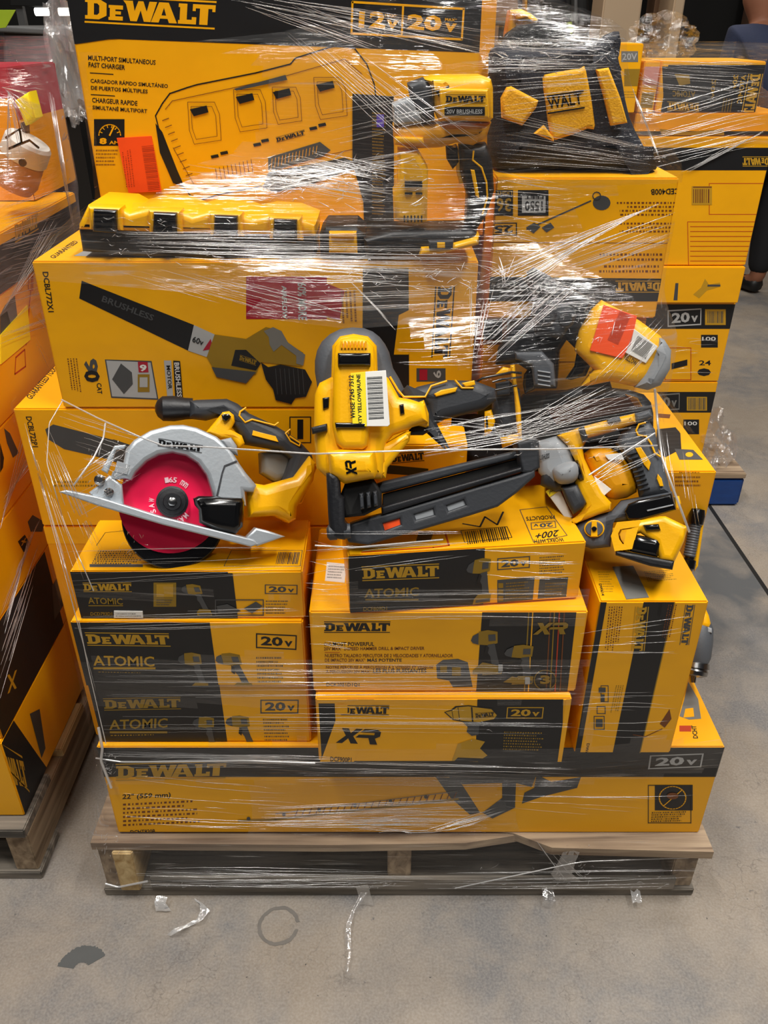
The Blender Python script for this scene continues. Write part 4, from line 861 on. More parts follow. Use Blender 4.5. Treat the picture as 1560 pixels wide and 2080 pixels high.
# dark nailer behind, yellow body with orange sticker
T = Tool('coil_nailer', 'black-nosed nailer with yellow body, grey end cap and orange sticker leaning on the edger carton', 'nailer', 1180, 690, 1.08, False, (1100, 800))
b_ = T.slab('housing', [(1166, 712), (1176, 670), (1200, 628), (1222, 608), (1260, 628), (1300, 650), (1344, 682), (1356, 700), (1330, 770), (1296, 788), (1240, 776), (1200, 784), (1180, 786), (1206, 752), (1192, 738)], .085, 'ty', bev=.016)
T.slab('end_cap', [(1340, 684), (1352, 690), (1366, 712), (1364, 750), (1344, 784), (1318, 794), (1290, 788), (1300, 770), (1322, 730)], .095, 'tgl', bev=.016)
k_ = T.slab('price_sticker', [(1226, 619), (1294, 642), (1282, 700), (1264, 728), (1198, 712), (1214, 660)], .002, 'org', w=.0438, bev=.0005, label='bright orange sticker'); 
T.flat('barcode', ([p for i in range(24) for p in ((i/24, 0), (i/24+.02, 0), (i/24+.02, 1), (i/24, 1))], [(4*i, 4*i+1, 4*i+2, 4*i+3) for i in range(24)]), (1256, 700), (1282, 640), (1234, 690), 'crl', .0452, k_)
k_ = T.slab('barcode_label', [(1288, 668), (1336, 704), (1312, 738), (1270, 716)], .002, 'wht', w=.0438, bev=.0005)
T.flat('barcode', ([p for i in range(20) for p in ((i/20, 0), (i/20+.025, 0), (i/20+.025, 1), (i/20, 1))], [(4*i, 4*i+1, 4*i+2, 4*i+3) for i in range(20)]), (1282, 712), (1312, 730), (1296, 682), 'ck', .0452, k_)
T.text('YELLOW', (1266, 728), (1292, 744), (1270, 718), 'ck', .0438)
mc = T.slab('magazine', [(1062, 566), (1078, 548), (1104, 552), (1150, 580), (1196, 602), (1222, 612), (1196, 640), (1180, 672), (1168, 708), (1150, 690), (1136, 712), (1130, 790), (1078, 790), (1070, 752), (1052, 740), (1004, 742), (1010, 706), (1038, 662), (1076, 640), (1086, 600)], .07, 'tk', w=-.005, bev=.01)
T.slab('magazine_cover', [(1090, 610), (1150, 596), (1172, 640), (1140, 690), (1086, 680), (1078, 650)], .03, 'tgd', w=.032, bev=.01, parent=mc)
T.slab('magazine_ramp', [(1046, 716), (1100, 714), (1124, 740), (1128, 786), (1084, 784), (1078, 742), (1046, 730)], .03, 'tg', w=.036, bev=.005, parent=mc)
for k in range(4): T.slab('ramp_rib', [(1092, 752+k*9), (1118, 756+k*9), (1118, 759+k*9), (1092, 755+k*9)], .004, 'tgl', w=.052, bev=.001, parent=mc)
T.turn('guide_wheel', (1108, 640, .03), (1108, 640, .056), [(0, .016), (.8, .016), (1, .012)], 'tk', mc); T.turn('guide_wheel', (1150, 650, .03), (1150, 650, .05), [(0, .011), (.8, .011), (1, .008)], 'tk', mc)
T.slab('latch_arm', [(1100, 580), (1150, 590), (1200, 616), (1190, 632), (1140, 608), (1100, 596)], .02, 'tk', w=.04, bev=.004, parent=mc)
T.slab('nose', [(1068, 552), (1084, 542), (1120, 562), (1112, 580), (1084, 580)], .04, 'tk', w=.02, bev=.006)
T.slab('trigger', [(1148, 770), (1166, 744), (1172, 712), (1200, 742), (1190, 764), (1160, 772)], .03, 'gloss', bev=.006)
T.slab('grip', [(1180, 786), (1240, 776), (1244, 790), (1226, 802), (1160, 820), (1130, 800)], .04, 'tk', w=-.01, bev=.01)
T = Tool('tool_case', 'soft black tool case in the shade behind the right-hand grey and yellow tool', 'case', 1160, 850, 1.12, False, (1160, 960))
T.slab('body', [(850, 880), (870, 850), (960, 840), (1020, 850), (1060, 800), (1120, 792), (1180, 790), (1240, 786), (1310, 800), (1330, 840), (1320, 900), (1260, 960), (1100, 960), (860, 940)], .06, 'tk', bev=.02, sm=2)
T.slab('brown_panel', [(1110, 830), (1180, 812), (1280, 806), (1300, 830), (1200, 850), (1130, 862)], .012, 'cbr', w=.03, bev=.004)
T.slab('amber_trim', [(1270, 800), (1296, 808), (1306, 826), (1286, 830)], .012, 'tyd', w=.03, bev=.004)
T.slab('side_flap', [(1020, 850), (1064, 800), (1110, 800), (1090, 880), (1030, 900)], .02, 'tgd', w=.03, bev=.006)
# right-hand tool with D handle
T = Tool('cable_stapler', 'grey and yellow tool with ribbed D-handle lying over the right side of the load', 'tool', 1240, 980, .985, False, (1240, 1110))
T.slab('barrel_front', [(1086, 896), (1130, 884), (1150, 902), (1166, 940), (1160, 985), (1120, 992), (1092, 960)], .07, 'tgl', bev=.014)
T.text('BRUSHLESS', (1092, 936), (1116, 930), (1092, 926), 'gloss', .0362)
T.slab('gear_case', [(1100, 950), (1166, 935), (1184, 976), (1160, 992), (1128, 1000), (1096, 986)], .06, 'tgd', w=.004, bev=.012)
T.slab('frame', [(1130, 884), (1180, 866), (1290, 838), (1292, 858), (1250, 872), (1192, 888), (1182, 908), (1186, 930), (1200, 960), (1222, 1000), (1242, 1022), (1240, 1036), (1160, 1068), (1152, 1060), (1172, 1048), (1188, 1024), (1166, 980), (1170, 940), (1152, 905)], .05, 'ty', w=.01, bev=.008)
T.slab('rail_end', [(1288, 840), (1322, 830), (1326, 846), (1292, 860)], .04, 'tg', w=.01, bev=.006)
T.slab('rail_clamp', [(1174, 870), (1186, 864), (1194, 890), (1184, 898), (1178, 884)], .06, 'tk', w=.012, bev=.004); T.slab('rail_lock', [(1232, 852), (1258, 846), (1262, 854), (1236, 860)], .056, 'tg', w=.012, bev=.003)
T.slab('front_knob', [(1120, 956), (1132, 944), (1158, 936), (1172, 942), (1176, 962), (1164, 980), (1140, 984), (1126, 976)], .05, 'tgl', w=.03, bev=.014, sm=2)
T.turn('knob_collar', (1170, 958, .03), (1182, 954, .03), [(0, .013), (.2, .015), (.8, .015), (1, .012)], 'gloss')
T.slab('leg_cover', [(1138, 990), (1172, 984), (1190, 1020), (1186, 1030), (1164, 1046), (1150, 1020)], .05, 'tgd', w=.02, bev=.008)
w_ = T.slab('paper_tag', [(1108, 998), (1132, 984), (1164, 1050), (1150, 1056)], .003, 'wht', w=.02, bev=.001); T.slab('tag_header', [(1108, 998), (1132, 984), (1138, 996), (1116, 1010)], .001, 'yst', w=.0222, bev=.0003, parent=w_); T.text('JAUNE', (1116, 1004), (1134, 994), (1114, 998), 'ck', .0232, w_)
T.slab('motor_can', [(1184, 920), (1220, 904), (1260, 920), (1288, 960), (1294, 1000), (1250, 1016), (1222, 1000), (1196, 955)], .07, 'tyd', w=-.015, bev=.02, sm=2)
T.slab('lot_tag', [(1228, 924), (1262, 920), (1268, 934), (1236, 934)], .002, 'wht', w=.022, bev=.0005); T.slab('lot_tag', [(1206, 966), (1242, 994), (1226, 1008), (1214, 990)], .002, 'wht', w=.022, bev=.0005)
d_ = T.slab('handle', [(1250, 900), (1262, 876), (1290, 862), (1318, 852), (1332, 872), (1336, 905), (1348, 940), (1362, 990), (1366, 1004), (1300, 1012), (1294, 985), (1284, 950), (1268, 925)], .05, 'tg', w=.0, bev=.013)
T.rod('grip_trim', [(1312, 858, .026), (1298, 862, .026), (1292, 874, .026), (1296, 884, .026), (1312, 886, .026), (1322, 900, .026), (1330, 920, .026), (1342, 928, .026)], .0014, 'ty', parent=d_)
for k in range(9): T.slab('grip_rib', [(1272+k*3.2, 922+k*9), (1294+k*3.2, 916+k*9), (1295+k*3.2, 920+k*9), (1273+k*3.2, 926+k*9)], .006, 'tgd', w=.025, bev=.002, parent=d_)
T.slab('grip_badge', [(1290, 910), (1302, 908), (1322, 940), (1318, 956), (1308, 944)], .003, 'ty', w=.0265, bev=.001, parent=d_); T.slab('grip_inlay', [(1336, 962), (1344, 972), (1348, 988), (1340, 988), (1334, 972)], .003, 'ty', w=.0265, bev=.001, parent=d_)
T.slab('lower_body', [(1160, 1070), (1200, 1052), (1242, 1040), (1262, 1018), (1366, 998), (1374, 1030), (1300, 1056), (1246, 1062), (1240, 1112), (1200, 1116), (1170, 1104)], .06, 'tg', w=-.002, bev=.01)
s_ = T.slab('rail_shoe', [(1268, 1040), (1276, 1024), (1296, 1016), (1364, 1002), (1374, 1036), (1296, 1058), (1276, 1056)], .012, 'gloss', w=.034, bev=.004); T.slab('slot', [(1314, 1036), (1368, 1024), (1368, 1027), (1315, 1039)], .002, 'tgl', w=.041, bev=.0005, parent=s_)
ry_ = ell(1207, 1074, 21, 18, 20); q = T.slab('speed_dial', ry_, .004, 'ty', w=.029, bev=.001); T.slab('dial_face', ell(1207, 1074, 18, 15, 20), .003, 'tg', w=.0315, bev=.001, parent=q); T.slab('dial_mark', [(1202, 1058), (1212, 1058), (1214, 1090), (1200, 1090)], .002, 'ty', w=.0335, bev=.0005, parent=q)
T.turn('dial_screw', (1207, 1074, .033), (1207, 1074, .037), [(0, .004), (1, .003)], 'gloss', q)
T.slab('end_trim', [(1372, 1010), (1380, 1008), (1384, 1022), (1378, 1036), (1372, 1034)], .04, 'ty', bev=.003)
# yellow clamp / battery foot of next tool
T = Tool('battery_tool_foot', 'yellow open-frame tool base with a glossy black battery, on top of the tall right carton', 'tool', 1315, 1100, .925, False, (1330, 1145))
T.slab('frame', [(1242, 1082), (1252, 1064), (1290, 1058), (1340, 1048), (1352, 1048), (1398, 1070), (1390, 1100), (1370, 1142), (1340, 1138), (1330, 1102), (1300, 1082), (1284, 1086), (1276, 1124), (1256, 1114), (1246, 1100)], .07, 'ty', bev=.008,
   holes=[[(1254, 1090), (1262, 1072), (1284, 1070), (1274, 1104), (1258, 1106)]])
T.slab('battery', [(1284, 1096), (1292, 1086), (1336, 1094), (1344, 1104), (1336, 1132), (1278, 1120)], .05, 'gloss', w=.012, bev=.008)
T.slab('base', [(1250, 1118), (1290, 1124), (1370, 1140), (1366, 1158), (1320, 1150), (1250, 1128)], .08, 'tk', w=-.005, bev=.004)
T.slab('release_tab', [(1306, 1066), (1338, 1064), (1342, 1076), (1312, 1078)], .012, 'gloss', w=.034, bev=.003)
# black tube tool
T = Tool('driver_bit_holder', 'slim black ribbed tool shaft hanging at the far right edge of the load', 'tool', 1406, 1090, 1.10, False, (1400, 1165))
T.turn('shaft', (1418, 1032, 0), (1396, 1160, 0), [(0, .004), (.02, .011), (.12, .013), (.25, .012), (.27, .009), (.8, .008), (.82, .011), (.95, .011), (1, .006)], 'gloss')
T.slab('yellow_side', [(1424, 1060), (1430, 1062), (1418, 1150), (1410, 1162), (1408, 1140)], .014, 'ty', w=-.012, bev=.004)
T.turn('ribbed_sleeve', (1412, 1066, .0), (1400, 1130, .0), [(i/24, .0098 if i % 2 else .0088) for i in range(25)], 'tg')
# drill with chuck
T = Tool('power_drill', 'grey drill with a steel chuck pointing down beside the tall right carton', 'drill', 1415, 1310, 1.03, False, (1410, 1386))
T.slab('housing', [(1418, 1236), (1432, 1232), (1440, 1250), (1444, 1266), (1440, 1275), (1420, 1275)], .04, 'ty', bev=.008)
T.turn('gearbox', (1424, 1262, 0), (1412, 1345, 0), [(0, .016), (.15, .021), (.5, .023), (.85, .023), (1, .02)], 'tg')
T.turn('chuck', (1413, 1342, 0), (1408, 1374, 0), [(0, .019), (.1, .022), (.4, .023), (.45, .020), (.6, .022), (.85, .021), (1, .013)], 'stl')
for dx in (-4, 0, 5): T.rod('jaw', [(1407+dx, 1368, .004), (1407+dx*.5, 1386, .002)], .0028, 'stl')
T.slab('screw_plate', [(1434, 1272), (1446, 1276), (1446, 1286), (1434, 1284)], .01, 'tgl', w=.012, bev=.002)

# ------------------------------------------------------------------ neighbouring stack on the left (its right-hand faces are seen)
GL = None
def lbox(name, label, y0, y1, z0, z1, fn=None, body='cy', x1=-.618, W=.42, cat='box'):
    B = Carton(name, label, cat, x1-W, x1, y0, y1, z0, z1, body)
    if fn: fn(B, B.right)
    return B.done()
def l1(B, r):
    r.poly([(0, 1500), (0, 1790), (60, 1640), (95, 1560), (60, 1510), (20, 1440)], 'ck')
    r.logo((8, 1600), (60, 1610), (-10, 1520), 'cgo')
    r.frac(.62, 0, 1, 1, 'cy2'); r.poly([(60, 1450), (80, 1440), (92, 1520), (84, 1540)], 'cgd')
lbox('long_tool_box', 'bottom carton of the left stack, black with a sideways logo, on the left pallet', .93, 1.42, .131, .305, l1, 'cy')
def l2(B, r):
    r.frac(0, 0, .5, 1, 'ck'); r.text('X', (14, 1372), (34, 1360), (14, 1410), 'cgo'); r.poly([(105, 1190), (125, 1160), (128, 1230), (110, 1260)], 'cgd')
lbox('long_tool_box', 'second carton up on the left stack, black front part with a cross mark', .94, 1.52, .306, .478, l2, 'cy2')
def l3(B, r):
    r.poly([(36, 1100), (50, 1086), (62, 1106), (48, 1122)], 'ck'); r.poly([(56, 1060), (66, 1046), (90, 1060), (86, 1080), (62, 1080)], 'cgd'); r.text('x', (42, 1110), (54, 1100), (42, 1100), 'cgo')
lbox('long_tool_box', 'third carton up on the left stack, amber with a black square printed', .97, 1.6, .479, .610, l3, 'cy')
def l4(B, r):
    r.poly([(0, 900), (0, 960), (6, 950), (8, 930)], 'ck'); r.poly([(8, 870), (20, 880), (38, 920), (26, 930), (14, 900)], 'cgd')
lbox('long_tool_box', 'fourth carton up on the left stack with a pictured tool, under the yellow-stickered one', 1.0, 1.62, .611, .742, l4, 'cy')
def l5(B, r):
    r.poly([(0, 640), (10, 620), (30, 600), (36, 650), (20, 680), (0, 690)], 'cgd'); r.frame(0, 526, 28, 556, 3, 'ck'); r.text('60v', (4, 552), (26, 546), (3, 534), 'ck'); r.line([(30, 760), (52, 744), (50, 710), (32, 726), (30, 760)], 1.5, 'crl')
    r.line([(52, 500), (52, 700)], 1.5, 'crl'); r.frame(56, 560, 66, 590, 1.5, 'crl')
B = Carton('long_tool_box', 'fifth carton up on the left stack bearing a fluorescent yellow sticker', 'box', -1.038, -.618, 1.05, 1.70, .743, .925)
l5(B, B.right); B.sticker(B.right, [(0, 740), (60, 690), (54, 620), (0, 680)], 'yst', 'price_sticker', 'fluorescent yellow sticker'); B.done()
def l6(B, r):
    r.frac(0, 0, 1, .8, 'ck'); r.logo((30, 494), (78, 466), (28, 448), 'cgo')
lbox('flat_tool_box', 'black-sided carton with yellow top near the top of the left stack, under purple-tinted film', 1.05, 1.72, .926, 1.012, l6, 'cy')
# things on top of it
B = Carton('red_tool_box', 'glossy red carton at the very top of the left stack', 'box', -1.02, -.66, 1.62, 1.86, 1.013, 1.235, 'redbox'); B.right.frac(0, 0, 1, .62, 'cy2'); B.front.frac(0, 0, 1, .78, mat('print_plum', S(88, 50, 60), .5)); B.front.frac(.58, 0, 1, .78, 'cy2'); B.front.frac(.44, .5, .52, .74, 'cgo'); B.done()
T = Tool('hose_clamp_drum', 'white metal collar with wire clamp on a tan drum, on top of the left stack', 'tool', 55, 330, 1.5, True, (40, 398))
T.turn('drum', (22, 374, 0), (46, 322, 0), [(0, .0), (0, .036), (.3, .041), (.9, .037), (1, .036)], 'tan')
T.turn('collar', (46, 322, 0), (60, 284, 0), [(0, .037), (.1, .039), (.85, .038), (1, .034)], 'wht')
T.rod('wire_clamp', [(12, 280, .05), (40, 262, .06), (44, 290, .06), (18, 302, .06), (60, 285, .05), (78, 300, .03)], .002, 'gloss')
T.turn('vent_hole', (47, 330, .052), (47, 330, .056), [(0, .006), (1, .006)], 'gloss')
T = Tool('yellow_hand_tool', 'pale yellow plastic tool part beneath film on the left stack, under the red carton', 'tool', 50, 210, 1.52, True, (50, 260))
T.slab('body', [(28, 205), (58, 186), (72, 240), (50, 256), (40, 230)], .04, 'yst', bev=.006)
T.slab('stem', [(40, 250), (52, 246), (56, 330), (44, 330)], .02, 'tgd', w=-.01, bev=.004)

# ------------------------------------------------------------------ neighbouring stack on the right, standing on the blue pallet
Y2 = 2.25
def rb(name, label, p0, p1, p2, fn=None, body='cy', D=.4, Y=Y2, z0=None, z1=None, cat='box', pad=0):
    """p0 = top-left pixel, p1 = top-right pixel, p2 = a bottom pixel"""
    a, b, c = at(*p0, Y), at(*p1, Y), at(*p2, Y)
    B = Carton(name, label, cat, a.x-pad, b.x, Y, Y+D, c.z if z0 is None else z0, (a.z+b.z)/2 if z1 is None else z1, body)
    if fn: fn(B, B.front)
    B.done(); return (a.x, b.x, c.z, (a.z+b.z)/2)
def r3(B, f):
    f.rect(1300, 796, 1500, 838, 'ck'); f.volt((1325, 836), (1380, 832), (1325, 802), 'cg'); f.rect(1395, 806, 1436, 834, 'cgo'); f.rect(1388, 852, 1420, 882, 'ck'); f.text('100', (1390, 864), (1416, 864), (1390, 856), 'cw')
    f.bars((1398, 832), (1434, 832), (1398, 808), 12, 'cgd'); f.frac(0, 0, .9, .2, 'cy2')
zb = .115
rb('battery_kit_box', 'carton low in the right-hand background stack with a 100 mark, lower of the two alike', (1290, 793), (1455, 793), (1400, 905), r3, z0=zb, z1=.395)
def r4(B, f):
    f.rect(1250, 618, 1520, 668, 'ck'); f.volt((1356, 664), (1424, 660), (1356, 630), 'cgl'); f.rect(1432, 628, 1474, 660, 'cgo'); f.bars((1437, 656), (1470, 656), (1437, 632), 12, 'cgd')
    f.rect(1424, 680, 1458, 706, 'ck'); f.text('100', (1426, 692), (1454, 692), (1426, 684), 'cw'); f.frame(1350, 706, 1404, 772, 1.4, 'crl'); f.poly([(1364, 738), (1396, 730), (1396, 742), (1364, 750)], 'ck'); f.poly(ell(1430, 756, 14, 8, 8), 'ck'); f.text('24', (1420, 742), (1444, 742), (1420, 732), 'ck')
rb('battery_kit_box', 'carton with a black 20 V band and flame warning in the right-hand background stack', (1290, 619), (1494, 619), (1400, 788), r4, z0=.397, z1=.634)
def r5(B, f):
    f.poly([(1372, 575), (1378, 575), (1376, 610), (1368, 610)], 'cgd'); f.poly([(1408, 598), (1424, 584), (1432, 566), (1440, 578), (1462, 574), (1464, 582), (1436, 590), (1420, 606)], 'cgo'); f.line([(1438, 580), (1462, 580)], 4, 'cgd')
rb('saw_blade_box', 'shallow yellow carton jutting out with a small saw drawing, mid right-hand background stack', (1290, 556), (1512, 556), (1400, 612), r5, z0=.636, z1=.735, D=.42, Y=2.23)
def r6(B, f):
    f.rect(1200, 300, 1600, 346, 'ck'); f.logo((1562, 318), (1508, 318), (1562, 338), 'cgo'); f.frame(1440, 372, 1560, 436, 1.3, 'crl'); f.rect(1405, 378, 1446, 416, 'cgo'); f.line([(1408, 380), (1445, 380)], 2, 'cbr')
    f.frame(1396, 450, 1540, 548, 1.3, 'crl')
    for k in range(8): f.line([(1402, 460+k*10), (1530, 460+k*10)], 1, 'crl')
    f.bars((1408, 412), (1442, 412), (1408, 384), 8, 'cbr')
rb('large_tool_box', 'biggest yellow carton of the right-hand background stack with red line boxes printed', (1290, 300), (1568, 300), (1400, 556), r6, z0=.737, z1=1.055, Y=2.24)
def r7(B, f):
    f.frac(0, 0, 1, .2, 'ck'); f.poly([(1340, 262), (1400, 268), (1470, 262), (1466, 300), (1340, 300)], 'cdo')
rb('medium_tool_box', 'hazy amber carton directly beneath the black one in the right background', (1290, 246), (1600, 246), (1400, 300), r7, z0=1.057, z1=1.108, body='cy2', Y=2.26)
def r8(B, f):
    f.rect(1345, 135, 1600, 250, 'ck'); f.frac(.06, .0, 1, .93, 'ck')
    f.logo((1550, 150), (1534, 234), (1520, 150), 'cgo'); f.text('ATOMIC', (1516, 152), (1506, 210), (1506, 152), 'cgo'); f.logo((1420, 210), (1355, 206), (1420, 228), 'cgo'); f.text('20v', (1500, 152), (1496, 180), (1490, 152), 'cgo'); f.para((1490, 200), (1484, 236), (1468, 200), 4, 'cdo'); f.text('ATOMIC', (1412, 186), (1366, 184), (1412, 198), 'cdo'); f.poly([(1370, 150), (1400, 152), (1402, 170), (1380, 174)], 'cdo')
    f.text('20v', (1455, 160), (1450, 200), (1446, 160), 'cdo')
B = Carton('compact_drill_box', 'black carton with sideways yellow lettering topping the right background stack', 'box', at(1345, 130, 2.27).x, at(1556, 130, 2.27).x, 2.27, 2.5, 1.109, 1.222)
r8(B, B.front); B.done()
def r9(B, f):
    f.rect(1262, 104, 1296, 126, 'cg'); f.text('20V', (1264, 122), (1294, 122), (1264, 108), 'cgl'); f.para((1264, 200), (1300, 200), (1264, 184), 3, 'cdo'); f.rect(1268, 140, 1305, 175, 'cdo')
B = Carton('battery_box', 'small yellow upright carton with grey voltage patch right behind the tool bag', 'box', at(1254, 130, 2.2).x, at(1314, 130, 2.2).x, 2.25, 2.4, 1.109, 1.26); r9(B, B.front); B.done()
B = Carton('small_parts_box', 'small pinkish-labelled carton between the upright yellow one and the black one, right background', 'box', at(1312, 130, 2.25).x, at(1344, 130, 2.25).x, 2.26, 2.4, 1.109, 1.222); B.front.frac(0, .55, 1, .9, mat('print_pink', S(214, 150, 140), .5)); B.front.frac(.1, .1, .9, .4, 'cdo'); B.done()

# ------------------------------------------------------------------ far left clutter
T = Tool('storage_bin', 'grey plastic bin behind the left stack under the lamp tubes', 'bin', 60, 120, 3.0, True, (60, 240))
T.slab('bin_body', [(2, 62), (110, 66), (112, 230), (6, 230)], .4, 'bin', bev=.02); T.slab('rim', [(-4, 52), (114, 58), (114, 72), (-4, 66)], .44, 'bin', bev=.006)
p0 = T.P(60, 230)
boxm('pedestal', p0.x-.12, p0.x+.12, p0.y-.12, p0.y+.12, 0, p0.z, 'dark', T.root)
T = Tool('price_card', 'green card hanging above the grey bin at the top left corner', 'card', 8, 36, 2.6, True)
T.slab('card', [(-40, 20), (32, 20), (12, 56), (-40, 62)], .003, 'green', bev=.0005)
tube = bpy.data.materials.new('lamp_tube_glow'); tube.use_nodes = True; tube.node_tree.nodes['Principled BSDF'].inputs['Emission Color'].default_value = (1, .96, .88, 1); tube.node_tree.nodes['Principled BSDF'].inputs['Emission Strength'].default_value = 4
T = Tool('work_lamp', 'pair of glowing white lamp tubes on a dark shelf at the upper left', 'lamp', 108, 24, 5.5, True)
M['tube'] = tube
T.turn('lamp_tube', (72, 24, 0), (98, 24, 0), [(0, .02), (1, .02)], 'tube'); T.turn('lamp_tube', (120, 24, 0), (146, 24, 0), [(0, .02), (1, .02)], 'tube')
T.slab('shelf', [(20, -6), (150, -4), (150, 14), (20, 12)], .3, 'dark', w=-.1, bev=.004)
for x in (40, 152):
    q = T.P(x, 10); boxm('post', q.x-.02, q.x+.02, q.y-.02, q.y+.02, 0, q.z+.3, 'bin', T.root, bev=0)
# machine silhouette in the background
T = Tool('floor_machine', 'dark machine with tall masts in the background behind the bag', 'machine', 1140, 30, 5.6, True, (1140, 420))
T.slab('body', [(1072, -40), (1196, -40), (1200, 40), (1192, 430), (1086, 430), (1080, 60)], .5, 'dark', bev=.04)
T.slab('mast', [(1166, -40), (1174, -40), (1174, 430), (1166, 430)], .1, 'bin', w=.28, bev=.01); T.slab('mast', [(1066, -40), (1072, -40), (1070, 430), (1064, 430)], .1, 'tyd', w=.28, bev=.01)
T.slab('seat', [(1100, -10), (1150, -14), (1156, 16), (1104, 20)], .2, 'tk', w=.3, bev=.03); T.slab('vest', [(1152, 46), (1162, 44), (1166, 64), (1158, 76)], .05, 'green', w=.3, bev=.01)
T = Tool('work_table', 'dark blue-grey topped table far behind the charger carton', 'table', 1000, 50, 5.0, True, (1000, 440))
T.slab('table_top', [(974, 41), (1030, 43), (1030, 52), (974, 50)], .4, 'bin', bev=.01)
for x in (980, 1022):
    q = T.P(x, 50); boxm('leg', q.x-.02, q.x+.02, q.y-.02, q.y+.02, 0, q.z, 'dark', T.root, bev=0)
T = Tool('notice_sheet', 'pale sheet fixed to the tan back wall above the table', 'sheet', 988, 15, 6.95, True)
T.slab('sheet', [(976, -20), (1000, -20), (1000, 32), (976, 34)], .01, 'wht', bev=.002)

# ------------------------------------------------------------------ the person at the right edge
def skin_body(name, verts, edges, rads, m, parent, sub=2):
    verts = [(x-.14*max(0, z-.85)/.6, y, z) for x, y, z in verts]
    me = bpy.data.meshes.new(name); me.from_pydata(verts, edges, [])
    o = bpy.data.objects.new(name, me); COL.objects.link(o)
    md = o.modifiers.new('s', 'SKIN'); sk = me.skin_vertices[0].data
    for i, r in enumerate(rads): sk[i].radius = r if isinstance(r, tuple) else (r, r); sk[i].use_root = (i == 0)
    s2 = o.modifiers.new('d', 'SUBSURF'); s2.levels = sub; s2.render_levels = sub
    bpy.context.view_layer.update(); dg = bpy.context.evaluated_depsgraph_get()
    m2 = bpy.data.meshes.new_from_object(o.evaluated_get(dg)); bpy.data.objects.remove(o)
    for p in m2.polygons: p.use_smooth = True
    m2.materials.clear(); m2.materials.append(M[m]); o = bpy.data.objects.new(name, m2); COL.objects.link(o); o.parent = parent
    return o
PX, PY = 1.98, 4.55
P = empty('person', (PX, PY, 0), 'person with dark hair in navy shirt, seen from behind at the right edge', 'person', rz=math.radians(20))
skin_body('body', [(0,0,.84),(0,.02,1.02),(0,.06,1.22),(0,.1,1.30),(0,.13,1.40),(0,.15,1.47),(.17,.07,1.25),(.2,.12,1.0),(.18,.3,.85),(-.17,.07,1.25),(-.2,.12,1.0),(-.18,.3,.85),(.09,0,.8),(.1,.0,.45),(.1,-.03,.08),(.1,.1,.03),(-.09,0,.8),(-.1,.0,.45),(-.1,-.03,.08),(-.1,.1,.03),(.17,.37,.82),(-.17,.37,.82)],
  [(0,1),(1,2),(2,3),(3,4),(4,5),(2,6),(6,7),(7,8),(8,20),(2,9),(9,10),(10,11),(11,21),(0,12),(12,13),(13,14),(14,15),(0,16),(16,17),(17,18),(18,19)],
  [(.15,.11),(.14,.1),(.16,.1),(.055,.055),(.075,.09),(.07,.085),.055,.042,.035,.055,.042,.035,.09,.06,.045,.035,.09,.06,.045,.035,.03,.03], 'skin', P)
skin_body('shirt', [(0,0,.86),(0,.02,1.02),(0,.06,1.22),(.18,.07,1.25),(.205,.12,1.03),(-.18,.07,1.25),(-.205,.12,1.03)], [(0,1),(1,2),(2,3),(3,4),(2,5),(5,6)], [(.175,.13),(.165,.125),(.175,.12),.075,.06,.075,.06], 'shirt', P)
skin_body('trousers', [(0,0,.86),(.095,0,.78),(.1,0,.45),(.1,-.03,.1),(-.095,0,.78),(-.1,0,.45),(-.1,-.03,.1)], [(0,1),(1,2),(2,3),(0,4),(4,5),(5,6)], [(.16,.12),.105,.08,.065,.105,.08,.065], 'trous', P)
skin_body('hair', [(0,.12,1.43),(0,.1,1.50),(0,.13,1.54)], [(0,1),(1,2)], [(.08,.08),(.095,.105),(.07,.08)], 'hair', P)
for sx in (.1, -.1): skin_body('shoe', [(sx,-.06,.05),(sx,.05,.045),(sx,.15,.035)], [(0,1),(1,2)], [(.05,.05),(.05,.045),(.042,.032)], 'shoe', P, 1)

